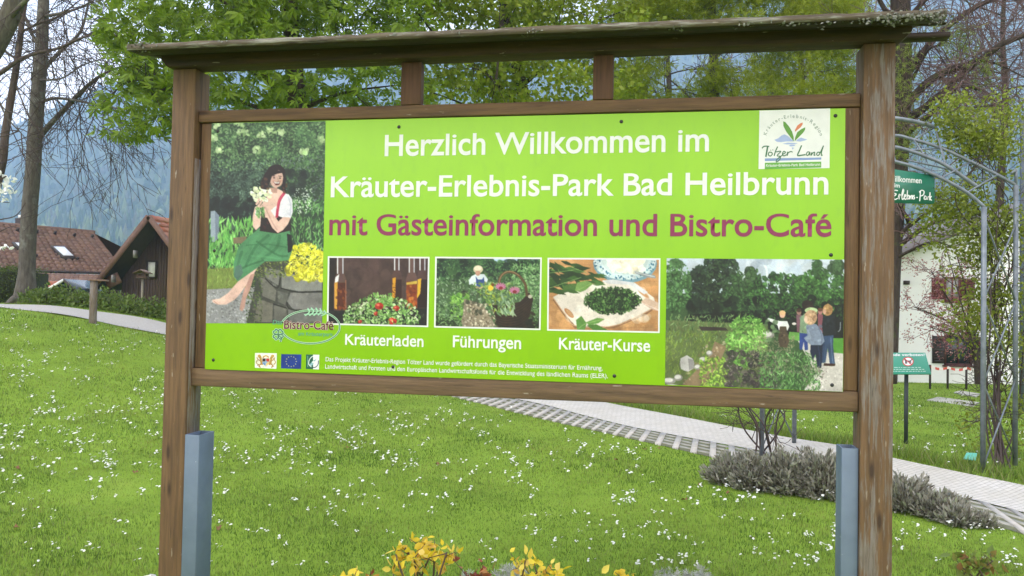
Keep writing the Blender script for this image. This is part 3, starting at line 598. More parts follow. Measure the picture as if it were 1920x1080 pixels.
cv.leaves(520, (1362,592,1438,690), (4,9), [(130,180,86),(156,204,110),(104,156,70),(90,136,64)], None, .4, .9, lambda x, y: ((x-1400)/38)**2+((y-640)/50)**2 < 1); cv.leaves(170, (1312,670,1380,726), (3,8), [(140,176,70),(170,196,90),(100,136,56)], None, .45, .9)
cv.blobs(130, (1360,660,1460,742), (4,9), [(76,66,70),(96,86,88),(60,56,58),(70,80,60)], .8); cv.leaves(420, (1360,655,1470,742), (2,5), [(110,98,100),(84,74,80),(130,120,118),(76,92,66)], None, .4, .9); cv.leaves(200, (1410,630,1490,690), (3,6), [(136,130,104),(116,120,90),(150,146,120)], None, .35, .8)
cv.leaves(700, (1425,660,1545,742), (3,8), [(104,150,84),(84,126,70),(130,170,110),(64,96,60)], (-1.4,.7), .35, .9, lambda x, y: x < 1545-(y-660)*.1); cv.leaves(60, (1500,690,1550,742), (2,4), [(130,110,110),(150,140,130)], None, .4)
# visitors
BL_ = lambda n, b_, s_, p, f=None: cv.blobs(n, b_, s_, p, .7, f)
cv.poly([(1493,590),(1503,590),(1506,606),(1504,624),(1494,622)], (126,92,104)); cv.ell(1498,585,4.6,5.4,(160,122,112)); cv.ell(1498,582,4.6,3.6,(84,62,56))            # half hidden at the left
cv.poly([(1499,622),(1514,622),(1515,656),(1509,657),(1507,640),(1504,656),(1499,655)], (56,76,140)); cv.poly([(1501,594),(1512,586),(1524,588),(1526,606),(1516,626),(1499,624)], (132,156,126)); BL_(14, (1500,590,1520,624), (2,4), [(150,176,140),(108,130,108)])
cv.poly([(1533,588),(1543,590),(1545,624),(1534,624)], (138,84,96)); cv.ell(1538,584,4.6,5.6,(172,122,116)); cv.ell(1538,580.5,4.6,3.6,(110,74,60))
cv.ell(1514,572,10.5,9.5,(54,42,40)); cv.ell(1518,577,8,6,(66,52,48)); cv.ell(1521,582,12,5.5,(186,208,158)); BL_(8, (1512,578,1532,587), (1.5,3), [(204,220,176),(160,186,132)])
cv.poly([(1541,627),(1563,627),(1562,648),(1566,684),(1556,685),(1552,652),(1548,680),(1538,681),(1541,655)], (66,86,118)); cv.line([(1558,632),(1559,655),(1562,682)], 2.2, (104,126,158), .7); cv.line([(1544,632),(1545,655),(1542,678)], 1.8, (48,64,92), .7); cv.poly([(1545,681),(1567,682),(1565,686.5),(1544,686)], (76,52,44))
cv.poly([(1543,594),(1553,590),(1565,592),(1570,606),(1568,628),(1544,630),(1541,612)], (42,48,56)); BL_(10, (1544,594,1566,626), (2,4), [(54,62,72),(34,38,46)]); cv.poly([(1566,592),(1574,598),(1578,614),(1571,623),(1566,616)], (30,32,40)); cv.line([(1576,604),(1575,618),(1571,622)], 1.6, (150,156,166))
cv.ell(1552,581,9.4,11,(172,132,90)); BL_(26, (1545,571,1561,592), (1.5,3.2), [(206,170,116),(150,112,74),(188,150,100)], lambda x, y: ((x-1552)/9.4)**2+((y-581)/11)**2 < 1); cv.ell(1546,584,3.2,5,(206,160,136))
cv.poly([(1520,645),(1543,643),(1542,666),(1540,690),(1533,689.5),(1529,664),(1524,676),(1519,660)], (40,50,76)); cv.line([(1534,648),(1537,668),(1537,686)], 2, (60,74,104), .7)
cv.poly([(1511,611),(1520,606),(1531,608),(1541,621),(1546,640),(1540,647),(1521,647),(1513,641),(1507,634),(1514,629)], (136,148,170)); cv.line([(1534,612),(1541,630),(1540,644)], 2.6, (112,122,146), .8); cv.line([(1514,617),(1520,634),(1511,634)], 2.2, (164,176,194), .7); BL_(12, (1512,610,1542,644), (2,4), [(150,162,184),(118,130,152)])
cv.ell(1520,595,12,14,(196,160,128)); BL_(44, (1509,581,1532,609), (1.6,3.4), [(214,180,146),(176,138,106),(204,168,130),(160,124,96)], lambda x, y: ((x-1520)/12)**2+((y-595)/14)**2 < 1); cv.ell(1511,599,3.4,7,(222,190,170),0,.8)
cv.poly([(1440,596),(1462,602),(1476,602),(1480,612),(1474,626),(1462,624),(1458,610),(1439,600)], (220,220,222)); cv.ell(1467,590,5.4,6.2,(216,172,150)); cv.ell(1467,586.5,6,4.4,(214,176,130)); cv.poly([(1462,612),(1474,612),(1480,640),(1476,652),(1462,650),(1459,636)], (92,78,64)); cv.ell(1489,607,4,2.4,(224,216,210)); cv.blobs(10, (1462,615,1478,645), (1.5,3), [(120,104,84),(70,60,52)], .7)
cv.leaves(110, (1425,660,1540,700), (3,6), [(130,140,104),(104,130,84),(140,130,120)], None, .35, .85, lambda x, y: y > 660+(x-1425)*.25); cv.blobs(14, (1436,600,1458,640), (3,6), [(110,136,96),(90,116,80)], .8); cv.grain(.06)
print_pic('photo_print', cv, [(1250,484.3),(1583,486.8),(1580,734.5),(1246.8,721.3)], .0008)
# --- region emblem: sheet, mountains and water, three leaves, lettering
W_L = [(1424,207.4),(1556.6,203.2),(1555.3,315.2),(1422.2,317)]
polys('emblem_sheet', [W_L], M_WHITE, .0006)
def cz(p): return [(1400+x/6.75, 180+y/6.75) for x, y in p]
polys('emblem', [cz([(350,555),(400,535),(440,500),(480,485),(520,505),(560,540),(600,575),(500,575),(430,585),(380,578)]), cz([(620,570),(650,545),(690,525),(730,540),(768,550),(740,562),(680,578)]),
                 cz([(450,605),(520,590),(650,598),(600,612),(500,612)]), cz([(530,630),(560,615),(620,620),(600,634),(560,640)]), cz([(570,650),(600,655),(580,680)])], flat('pale_blue_print', (.34,.42,.66)), .0009)
polys('emblem', [cz([(462,320),(490,330),(540,390),(575,450),(595,520),(597,575),(560,530),(500,450),(465,380)]), cz([(742,395),(738,430),(710,470),(650,530),(605,575),(615,520),(640,460),(690,420)])], flat('leaf_green_print', (.10,.27,.035)), .0010)
polys('emblem', [cz([(710,335),(708,360),(680,400),(640,430),(612,455),(612,430),(640,375),(680,345)])], flat('leaf_orange_print', (.62,.20,.09)), .0010)
polys('emblem', [cz([(230,790),(945,778),(944,805),(230,824)])], flat('stripe_blue_print', (.20,.29,.53)), .0009); polys('emblem', [cz([(230,845),(944,830),(943,905),(229,925)])], flat('stripe_green_print', (.12,.36,.05)), .0009)
sign_text('Kräuter-Erlebnis-Park Bad Heilbrunn', 1400+245/6.75, 180+896/6.75, 1400+930/6.75, 180+864/6.75, M_WHITE, .01, .0014, yend=180+882/6.75)
script = [([(195,662),(215,640),(250,634),(285,640)],15),([(265,640),(255,700),(243,770)],20),([(318,715),(285,712),(275,745),(300,760),(325,735),(315,712)],13),([(302,690),(306,682)],12),([(328,686),(333,678)],12),([(392,640),(365,700),(348,758)],14),
          ([(372,708),(432,700),(385,755),(425,765),(415,810),(375,835),(385,800),(450,750)],12),([(450,742),(490,715),(470,700),(452,735),(470,758),(505,742)],12),([(518,705),(512,755),(525,720),(560,702),(580,712)],12),
          ([(695,625),(668,690),(645,752),(700,748),(745,742)],16),([(800,712),(770,708),(755,740),(775,752),(800,712),(798,750)],12),([(825,712),(815,752),(835,722),(860,712),(852,750),(870,745)],12),([(930,715),(900,712),(885,740),(905,752),(930,720),(972,628),(950,700),(945,750),(962,745)],12)]
strokes('emblem_lettering', [(cz(P), w_/6.75) for P, w_ in script], M_DGREEN, .0013)
def arc_text(s, cx, cy, rx, ry, a0, a1, hpx, m, w=.0012):
    V_, F4 = [], {}; nn = 0; lo, hi = caph(.006); adv = []
    for ch in s:
        V, Fs = text_geo(ch, .006); adv.append((V[:, 0].max()-V[:, 0].min()+.09 if len(V) else .3, V, Fs))
    tot = sum(a for a, _, _ in adv); pos = 0; sc = hpx/(hi-lo)
    for a, V, Fs in adv:
        t = a0+(a1-a0)*(pos+a/2)/tot; pos += a
        p = np.array([cx+rx*math.cos(t), cy-ry*math.sin(t)]); tx = np.array([-rx*math.sin(t), -ry*math.cos(t)])*np.sign(a1-a0); tx /= np.linalg.norm(tx); ty = np.array([tx[1], -tx[0]])
        q = p+np.outer((V[:, 0]-(V[:, 0].max()+V[:, 0].min())/2)*sc, tx)+np.outer((V[:, 1]-lo)*sc, ty)
        V_.append(plane_pts(q[:, 0], q[:, 1], w))
        for k_, f in Fs.items(): F4.setdefault(k_, []).extend([[i+nn for i in g] for g in f])
        nn += len(V)
    return mesh_np('emblem_lettering', np.concatenate(V_), [np.array(f) for f in F4.values()], m, panel)
arc_text('Kräuter-Erlebnis-Region', 1400+588/6.75, 180+560/6.75, 51, 42, math.radians(169), math.radians(10), 6.6, M_GREYG)
# --- café emblem: oval, sprig, clover, lettering
tt = np.linspace(math.radians(162), math.radians(-165), 60)
ov = [(582+55*math.cos(t), 613-31*math.sin(t)) for t in tt]
strokes('cafe_emblem', [(ov, 3.4)], flat('pale_green_print', (.52,.72,.52)), .0013); strokes('cafe_emblem', [(ov, 1.9)], M_OVAL, .0015)
strokes('cafe_emblem', [([(572,592),(580,585),(577,578)],2.4),([(580,592),(588,584),(583,577)],2.4),([(588,592),(595,584),(592,577)],2.4),([(596,591),(602,585),(600,578)],2.4),([(570,590),(584,589),(606,588)],1.6),([(602,592),(610,588),(608,581)],2.0)], flat('sprig_green_print', (.34,.62,.42)), .0016)
cl = []
for a in (-2.3, -.8, .7, 2.35):
    c, s_ = math.cos(a), math.sin(a); f = lambda u, v: (521.5+u*c-v*s_, 627+u*s_+v*c)
    cl += [([f(0,0),f(6,-4.5),f(10,-3),f(9,0),f(10,3),f(6,4.5),f(0,0)], 2.0)]
cl += [([(522,628),(527,634),(526,641)], 2.0)]
strokes('cafe_emblem', [(p, w_*1.9) for p, w_ in cl], flat('clover_pale_print', (.45,.70,.52)), .0013); strokes('cafe_emblem', cl, M_DGREEN, .0015)
sign_text('Bistro-Café', 531.5, 617, 626, 600.5, M_PINK, .045, .0012); sign_text('Bistro-Café', 532.5, 616.5, 625, 601, M_DRED, .012, .0016)
sign_text('am Kräuterpark', 558.6, 629, 624.5, 622.2, M_TEAL, .010, .0014); sign_text('Das', 511, 608, 529, 600, M_TEAL, .006, .0014, .1)
# --- three small funding emblems
cv = Canvas(474, 658, 522, 696, 4, (238,236,216)); 
for sx in (-1, 1):
    c0 = 498.6; X = lambda x: c0+sx*x
    cv.line([(X(6),684),(X(9),678),(X(10),671),(X(13),668)], 4.2, (190,150,70)); cv.ell(X(12.5),667.5,3,2.6,(200,160,80)); cv.line([(X(11),676),(X(15),674),(X(17),670)], 1.6, (176,130,60)); cv.line([(X(9),682),(X(13),686),(X(10),689)], 2.2, (170,124,60)); cv.line([(X(14),684),(X(18),680),(X(16),675)], 1.4, (180,140,70))
    cv.blobs(10, (min(X(8),X(16)),666,max(X(8),X(16)),688), (.6,1.2), [(120,84,50),(226,190,110)], .8)
cv.poly([(492,672),(505,672),(505,682),(498.6,688),(492,682)], (206,206,214)); cv.poly([(492,672),(498,672),(498,678),(492,678)], (60,50,44)); cv.poly([(499,672),(505,672),(505,678),(499,678)], (196,60,50)); cv.poly([(492,679),(498,679),(498,686),(492,682)], (110,150,196)); cv.poly([(499,679),(505,679),(505,682),(499,687)], (222,190,120)); cv.ell(498.6,679,2.4,2.4,(140,170,210))
cv.line([(493,670),(498.6,667),(504,670)], 2.2, (200,156,70)); cv.blobs(8, (493,667,504,671), (.5,1), [(190,60,50),(230,200,120)], .9)
print_pic('coat_of_arms', cv, [(478.2,661.7),(519.2,662.4),(518.2,691.6),(477.8,689.4)], .0009, .5)
cv = Canvas(523, 660, 570, 696, 4, (24,66,150))
for k in range(12):
    t = k*math.pi/6; x, y = 546+9.6*math.sin(t), 677.8-9.6*math.cos(t)
    cv.poly([(x+(1.5 if j % 2 == 0 else .62)*math.sin(j*math.pi/5), y-(1.5 if j % 2 == 0 else .62)*math.cos(j*math.pi/5)) for j in range(10)], (214,206,120))
print_pic('star_flag', cv, [(527.3,664),(565,664.6),(564.4,691.8),(526.8,690.6)], .0009, .5)
cv = Canvas(570, 660, 603, 698, 4, (238,240,238)); cv.poly([(570,660),(587,660),(587,698),(570,698)], (20,104,84))
cv.line([(595,667),(586,668),(580,675),(579,683),(584,688)], 1.5, (232,238,236)); cv.line([(597,676),(596,684),(590,689),(584,688)], 1.5, (20,60,80)); cv.poly([(580,684),(586,677),(593,673),(589,681),(583,687)], (150,190,200)); cv.ell(588,679,3,2,(232,238,236)); cv.line([(577,667),(577,688)], 1.4, (120,170,150))
print_pic('round_emblem', cv, [(573.8,664.6),(598.8,665.2),(598,692.8),(573.4,691.6)], .0009, .5)
# ================================================================== LAND: ground, paths, lawn, hills
def inpoly(x, y, P):
    P = np.asarray(P); ins = np.zeros(np.shape(x), bool)
    for i in range(len(P)):
        (xa, ya), (xb, yb) = P[i][:2], P[i-1][:2]
        if ya == yb: continue
        ins ^= ((ya > y) != (yb > y)) & (x < (xb-xa)*(y-ya)/(yb-ya)+xa)
    return ins
# ground sheet: fine near the camera, coarse to the horizon
def warp(n, a, b, c): 
    t = np.linspace(-1, 1, n); return c*np.sinh(t*math.asinh(max(abs(a), abs(b))/c))
gx = warp(150, -1500, 1500, 4.0); gy = np.concatenate([[-300, -80, -25, -8, -3], np.linspace(0, 30, 120), 30+np.geomspace(1, 1700, 34)])
GX, GY = np.meshgrid(gx, gy); GZ = height(GX, GY)
i = (np.arange(len(gy)-1)[:, None]*len(gx)+np.arange(len(gx)-1)[None]).ravel(); nx = len(gx)
m, n, b, o = newmat('lawn_soil'); b.inputs['Roughness'].default_value = .95; b.inputs['Specular IOR Level'].default_value = .1
c = ramp(n, nodes_noise(n, 1.3, 6), [(.3, (.12,.19,.02)), (.55, (.17,.27,.028)), (.75, (.22,.30,.045))])
c = mixc(n, ramp(n, nodes_noise(n, 22, 5, rough=.7), [(.35, 0.), (.7, .8)]), c, (.20,.31,.04)); n.links.new(c, b.inputs['Base Color']); bump(n, b, nodes_noise(n, 60, 6, rough=.8), .6, .02)
tag(mesh_np('ground', np.stack([GX, GY, GZ], -1).reshape(-1, 3), np.stack([i, i+1, i+nx+1, i+nx], -1), m, smooth=True), kind='structure')
def strip(name, A, B, lift, m, n=80, kind='structure'):
    """a path draped on the terrain between two edge polylines (x, y)"""
    def rs(P):
        P = smooth_line(np.array(P, float), 8); d = np.concatenate([[0], np.cumsum(np.linalg.norm(np.diff(P, axis=0), axis=1))])
        t = np.linspace(0, d[-1], n); return np.stack([np.interp(t, d, P[:, k]) for k in range(2)], -1)
    A, B = rs(A), rs(B); k = 9; f = np.linspace(0, 1, k)[None, :, None]
    G = A[:, None]*(1-f)+B[:, None]*f; z = height(G[..., 0], G[..., 1])+lift
    V = np.concatenate([G, z[..., None]], -1).reshape(-1, 3); i = (np.arange(n-1)[:, None]*k+np.arange(k-1)[None]).ravel()
    return tag(mesh_np(name, V, np.stack([i, i+k, i+k+1, i+1], -1), m, smooth=True), kind=kind), A, B
G2 = lambda L: [tuple(gp(x, y)[:2]) for x, y in L]
far_e = [(820,716),(960,728),(1107,750),(1173,763),(1280,783),(1380,803),(1480,822),(1577,837),(1673,860),(1780,883),(1920,912),(2080,950),(2300,1020)]
mid_e = [(700,712),(840,728),(1007,757),(1107,783),(1190,803),(1280,820),(1400,842),(1500,862),(1600,885),(1747,922),(1850,945),(1960,975),(2150,1040)]
near_e = [(660,712),(790,727),(940,767),(1033,790),(1160,818),(1267,842),(1380,868),(1480,892),(1600,922),(1720,950),(1830,978),(1920,1003),(2080,1062)]
FE, ME, NE = G2(far_e), G2(mid_e), G2(near_e)
m, n, b, o = newmat('pale_pavers'); b.inputs['Roughness'].default_value = .85
t = n.nodes.new('ShaderNodeTexCoord'); br = n.nodes.new('ShaderNodeTexBrick'); mpn = n.nodes.new('ShaderNodeMapping'); mpn.inputs['Rotation'].default_value = (0, 0, -.62)
br.inputs['Scale'].default_value = 5; br.inputs['Mortar Size'].default_value = .014; br.inputs['Color1'].default_value = (.55,.525,.485,1); br.inputs['Color2'].default_value = (.47,.45,.415,1); br.inputs['Mortar'].default_value = (.2,.19,.15,1)
n.links.new(t.outputs['Object'], mpn.inputs[0]); n.links.new(mpn.outputs[0], br.inputs['Vector'])
c = mixc(n, ramp(n, nodes_noise(n, 1.6, 6, rough=.65), [(.35, 0.), (.75, .5)]), br.outputs[0], (.36,.33,.26)); n.links.new(c, b.inputs['Base Color']); bump(n, b, br.outputs['Fac'], -.3, .01); M_PAVE = m
_, pa, pb = strip('path', FE, ME, .012, M_PAVE)
strip('paver_bed', ME, NE, .004, plain('mossy_soil', (.15,.155,.08), (.09,.09,.055), 16, .95, .4))
# strip of grass pavers along the near edge: concrete bars and ribs with turf between
M_CONC = plain('pale_concrete', (.48,.45,.41), (.36,.34,.30), 9, .9, .3)
def rs2(P, n):
    P = smooth_line(np.array(P, float), 8); d = np.concatenate([[0], np.cumsum(np.linalg.norm(np.diff(P, axis=0), axis=1))]); t = np.linspace(0, d[-1], n)
    return np.stack([np.interp(t, d, P[:, k]) for k in range(2)], -1), d[-1]
_, Ln = rs2(ME, 10); nb = int(Ln/.25); Em, _ = rs2(ME, nb*6+1); NEs = rs2(NE, 200)[0]
def cross_ne(p):                                       # the bars all run one way, across the strip to its lawn edge
    u = np.array([-.26, -.965]); a = NEs[:-1]; e = NEs[1:]-a; den = u[0]*e[:, 1]-u[1]*e[:, 0]; w = a-p
    t = (w[:, 0]*e[:, 1]-w[:, 1]*e[:, 0])/den; s = (w[:, 0]*u[1]-w[:, 1]*u[0])/den; ok = (s >= 0) & (s <= 1) & (t > .1) & (t < 1.6)
    return p+u*(t[ok].min() if ok.any() else .7)
En = np.array([cross_ne(p) for p in Em]); q = MB(); q2 = MB()
def hz(p, l): return (p[0], p[1], float(height(p[0], p[1]))+l)
for k in range(nb):
    a, a2 = Em[k*6], Em[k*6+2]; c, c2 = En[k*6], En[k*6+2]
    q.hexa([hz(a,-.05), hz(a2,-.05), hz(c2,-.05), hz(c,-.05)], [hz(a,.016), hz(a2,.016), hz(c2,.016), hz(c,.016)])
    for f in (.03, .26, .49, .72):
        a, a2 = Em[k*6+2]*(1-f)+En[k*6+2]*f, Em[k*6+6]*(1-f)+En[k*6+6]*f; g = f+.11
        c, c2 = Em[k*6+2]*(1-g)+En[k*6+2]*g, Em[k*6+6]*(1-g)+En[k*6+6]*g
        q2.hexa([hz(a,-.05), hz(a2,-.05), hz(c2,-.05), hz(c,-.05)], [hz(a,.006), hz(a2,.006), hz(c2,.006), hz(c,.006)])
tag(q.build('paver_grid', M_CONC), kind='structure'); tag(q2.build('paver_ribs', plain('mossy_concrete', (.37,.355,.31), (.25,.245,.20), 14, .95, .3)), kind='structure')
PATH = np.array(FE+NE[::-1]); STRIP = np.array(ME+NE[::-1]); PSOLID = np.array(FE+ME[::-1])
# gravel path along the top of the lawn on the left
M_GRAVEL = plain('pale_gravel', (.46,.44,.41), (.34,.32,.29), 30, .95, .5)
GF = [((px-CX)/F*17.0, 17.0) for px in range(-500, 620, 80)]; GN = [((px-CX)/F*15.0, 15.0) for px in range(-500, 620, 80)]
strip('gravel_path', GF, GN, .014, M_GRAVEL); GPATH = np.array(GF+GN[::-1])
# stepping slabs far right
M_SLAB = plain('pale_slab', (.42,.41,.37), (.3,.29,.25), 6, .9, .3)
for k, pts in enumerate(([(1738,752),(1758,746),(1838,757),(1822,764)], [(1788,737),(1800,734),(1838,740),(1830,745)])):
    P = [gp(*p) for p in pts]; q = MB(); q.hexa([(p[0],p[1],p[2]-.06) for p in P], [(p[0],p[1],p[2]+.03) for p in P])
    tag(q.build('stone_slab', M_SLAB, bevel=.01), ('long pale stone slab lying in the grass before the white house', 'short pale stone slab in the grass nearest the white house')[k], 'slab', 'stone slabs in the grass')
# grass blades
def lawn_points(nwant, d0, d1, seed, pw=1.0):
    r = np.random.default_rng(seed); u = r.uniform(0, 1, nwant)
    d = (d0**(1-pw)+(d1**(1-pw)-d0**(1-pw))*u)**(1/(1-pw)) if pw != 1 else d0*(d1/d0)**u
    px = r.uniform(-120, 2040, nwant); x = (px-CX)/F*d; y = d
    ok = ~inpoly(x, y, PSOLID) & ~inpoly(x, y, GPATH)
    return x[ok], y[ok]
def blades(x, y, hgt, wid, seed, lean=.5):
    r = np.random.default_rng(seed); n = len(x); z = height(x, y)-.004
    h = hgt*r.uniform(.5, 1.25, n); w = wid*r.uniform(.6, 1.3, n); a = r.uniform(0, 6.283, n); l = r.uniform(.15, 1, n)*lean*h; b = r.uniform(0, 6.283, n)
    base = np.stack([x, y, z], -1); s = np.stack([np.cos(a), np.sin(a), 0*a], -1)*w[:, None]/2; o = np.stack([np.cos(b)*l, np.sin(b)*l, h], -1)
    return np.stack([base-s, base+s, base+o*.55+s*.7, base+o], 1).reshape(-1, 3), np.arange(n*4).reshape(-1, 4)
BL = []
for (nn, d0, d1, hh, ww, sd) in ((165000, 3.6, 7.5, .026, .0042, 1), (130000, 7.5, 13, .030, .0068, 2), (70000, 13, 24, .05, .012, 3)):
    x, y = lawn_points(nn, d0, d1, sd, .3)
    s_ = inpoly(x, y, STRIP); k = 1-.62*s_; patch = .72+.5*(np.sin(x*1.9+np.sin(y*1.3)*1.5)*np.cos(y*1.6+x*.4)*.5+.5)
    BL.append(blades(x, y, hh*k*patch, ww, sd))
def patchy(m):                                         # lawn colour drifts: mossy, yellowish and worn patches
    n = m.node_tree; b = n.nodes['Principled BSDF']; l = b.inputs['Base Color'].links[0].from_socket
    p1 = ramp(n, nodes_noise(n, .9, 4, rough=.6), [(.36, (.62,.78,.6)), (.52, (1,1,1)), (.68, (1.25,1.06,1.15))]); p2 = ramp(n, nodes_noise(n, 5.5, 4, rough=.7), [(.36, (.50,.60,.50)), (.5, (1,1,1)), (.70, (1.28,1.12,1.25))])
    x = n.nodes.new('ShaderNodeMix'); x.data_type = 'RGBA'; x.blend_type = 'MULTIPLY'; x.inputs[0].default_value = 1; y = n.nodes.new('ShaderNodeMix'); y.data_type = 'RGBA'; y.blend_type = 'MULTIPLY'; y.inputs[0].default_value = 1
    n.links.new(l, x.inputs[6]); n.links.new(p1, x.inputs[7]); n.links.new(x.outputs[2], y.inputs[6]); n.links.new(p2, y.inputs[7]); n.links.new(y.outputs[2], b.inputs['Base Color'])
    for t in n.nodes:
        if t.bl_idname == 'ShaderNodeBsdfTranslucent': n.links.new(y.outputs[2], t.inputs['Color'])
    return m
V = np.concatenate([b_[0] for b_ in BL]); Q = np.arange(len(V)).reshape(-1, 4)
GRASS = [(.115,.19,.030),(.155,.24,.038),(.18,.265,.044),(.14,.215,.038),(.215,.285,.06),(.175,.25,.042),(.25,.27,.10)]
tag(mesh_np('grass', V, Q, patchy(leafmat('grass_blade', GRASS, .35, .6, .2))), kind='stuff')
# white meadow flowers: a few four-petalled heads on thin stems
M_PETAL = leafmat('white_petal', [(.80,.80,.76),(.86,.86,.84),(.76,.76,.70)], .25, .6); M_STEM = plain('flower_stem', (.13,.2,.04))
def flower_mesh(seed, kind):
    r = random.Random(seed); q = MB(); mats = []; nh = (1, 2, 3, 4)[kind]
    for k in range(nh):
        ox, oy = (r.uniform(-.03, .03), r.uniform(-.03, .03)) if nh > 1 else (0, 0); h = r.uniform(.045, .085); tx, ty = ox+r.uniform(-.012, .012), oy+r.uniform(-.012, .012)
        q.tube([(ox*.3, oy*.3, -.01), ((ox+tx)*.4, (oy+ty)*.4, h*.5), (tx, ty, h)], [.0014, .0012, .001], 3, False)
        tl = Vector((r.uniform(-.8, .8), r.uniform(-1.0, .3), 1)).normalized(); a = tl.orthogonal().normalized(); b2 = tl.cross(a); c = Vector((tx, ty, h)); R = r.uniform(.010, .0145)
        for j in range(5):
            t = j*1.2566; d = a*math.cos(t)+b2*math.sin(t); s2 = tl.cross(d)
            q.add([c, c+d*R*.6+s2*R*.42+tl*.003, c+d*R+tl*.001, c+d*R*.6-s2*R*.42+tl*.003], [(0,1,2,3)])
    return q
protos = []
for k in range(8):
    q = flower_mesh(k, (0, 1, 1, 2, 2, 2, 3, 3)[k]); V = np.concatenate(q.V); fs = [np.array(v) for v in q.F.values()]
    # petals are the loose quads after the stem's
    me_ob = mesh_np('meadow_flower', V, fs, [M_PETAL, M_STEM]); me = me_ob.data
    ar = [1 if (max(v[2] for v in [me.vertices[i].co for i in p.vertices])-min(v[2] for v in [me.vertices[i].co for i in p.vertices])) > .021 else 0 for p in me.polygons]
    me.polygons.foreach_set('material_index', np.array(ar, np.int32)); bpy.data.objects.remove(me_ob); protos.append(me)
r = np.random.default_rng(21); pts = []
def accept(px, py):
    if py < 577+px*.13 and px < 330: return False
    if 300 < px < 395 and py > 200 and r.uniform() < .5: return True
    dens = .75 if px < 760 and py < 900 else .55 if px < 1250 and py < 960 else .42
    if py > 900 and px < 1100: dens *= .35
    cl = math.sin(px*.021+py*.013+1)*math.sin(py*.035-px*.011)+.6*math.sin(px*.05)*math.sin(py*.06+2)
    return r.uniform() < dens*max(0, .55+.6*cl)
while len(pts) < 1450:
    px, py = r.uniform(-20, 1940), r.uniform(575, 1075)
    if not accept(px, py): continue
    p = gp(px, py, 22)
    if p[1] > 20 or inpoly(p[0], p[1], PATH) or inpoly(p[0], p[1], GPATH): continue
    pts.append(p)
pts.sort(key=lambda p: p[1]); FLAB = 'small white wildflower blooming in the lawn grass'
for p in pts[:295]:
    fo = bpy.data.objects.new('meadow_flower', protos[random.randrange(8)]); COL.objects.link(fo); fo.location = p; fo.rotation_euler = (0, 0, random.uniform(-1, 1)); s_ = random.uniform(.55, .92); fo.scale = (s_,)*3
    tag(fo, FLAB, 'flower', 'white wildflowers in the lawn')
q = MB(); FV = []; FF = []; MI = []; nn = 0
for p in pts[295:]:
    me = protos[random.randrange(8)]; s_ = random.uniform(.75, 1.25); a = random.uniform(-1, 1)
    v = np.array([x.co[:] for x in me.vertices])*s_; v = np.stack([v[:, 0]*math.cos(a)-v[:, 1]*math.sin(a), v[:, 0]*math.sin(a)+v[:, 1]*math.cos(a), v[:, 2]], -1)+p
    FV.append(v); FF += [[i+nn for i in f.vertices] for f in me.polygons]; MI += [f.material_index for f in me.polygons]; nn += len(v)
tag(mesh_np('distant_flowers', np.concatenate(FV), np.array(FF), [M_PETAL, M_STEM], mats=MI), kind='stuff')
# a few fallen leaves
M_FALL = leafmat('fallen_leaf', [(.30,.12,.04),(.38,.22,.08),(.14,.06,.03),(.42,.28,.12)], .1)
FP = [(252,888),(880,790),(264,740),(330,877),(410,993),(30,880),(1155,865),(1210,845),(1235,843),(820,873),(1312,912),(1412,1013),(1285,940),(1365,928),(30,993),(652,842)]
for k, (px, py) in enumerate(FP):
    p = gp(px, py); q = MB(); th = np.arange(9)*2*math.pi/9; R = .028*np.array([1.3,.7,1,.6,.9,.55,.9,.65,1.05]); V = [(R[j]*math.cos(t), R[j]*math.sin(t)*.8, .022+.012*math.sin(2.3*t+k)) for j, t in enumerate(th)]+[(0,0,.018)]
    q.add(V, [(j, (j+1) % 9, 9) for j in range(9)]); lf = q.build('fallen_leaf', M_FALL); lf.location = p; lf.rotation_euler = (.1, .2, k*1.3)
    tag(lf, 'curled brown fallen leaf lying on the lawn', 'leaf', 'brown leaves on the lawn')
# ------------------------------------------------------------------ the mountain behind and its forest
def ridge(px): return np.interp(px, [-1500,-300,0,75,200,320,600,900,1200,1500,1700,1920,2300,3200], [330,275,240,207,150,118,80,55,25,-40,-95,-170,-240,-200])
npx, ntt = 150, 60; PX = np.linspace(-1500, 3200, npx); T = np.linspace(0, 1, ntt)
def hill_pt(px, t):
    px, t = np.broadcast_arrays(np.asarray(px, float), np.asarray(t, float)); d = 420+1250*t
    hy = 575.6+(px-960)*.01924; top = ridge(px); yb = hy+14
    w = (7*np.sin(px*.021+t*9)+5*np.sin(px*.047-t*21+1)+3*np.sin(px*.11+t*33))*np.sin(t*math.pi)
    y = yb+(top-yb)*t**.8+w; return np.stack([(px-CX)/F*d, d, EYE+(hy-y)/F*d], -1)
A, B = np.meshgrid(PX, T); HV = hill_pt(A, B); back = HV[-1].copy(); back[:, 1] += 500; back[:, 2] = -20
HV = np.concatenate([HV, back[None]]); i = (np.arange(ntt)[:, None]*npx+np.arange(npx-1)[None]).ravel()
tag(mesh_np('hill', HV.reshape(-1, 3), np.stack([i, i+1, i+npx+1, i+npx], -1), plain('wooded_hillside', (.06,.085,.03), (.03,.05,.022), .02, .95, 0), smooth=True), kind='structure')
r = np.random.default_rng(5); N = 13000; tpx = r.uniform(-250, 2300, N); tt_ = r.uniform(0, 1, N)**1.25
TP = hill_pt(tpx, tt_); con = r.uniform(0, 1, N) < (.75-.35*np.sin(tpx*.013+tt_*11)); hh = r.uniform(9, 18, N)
k5 = 6; th = np.arange(k5)*2*math.pi/k5; VV = []; F3 = []; nn = 0
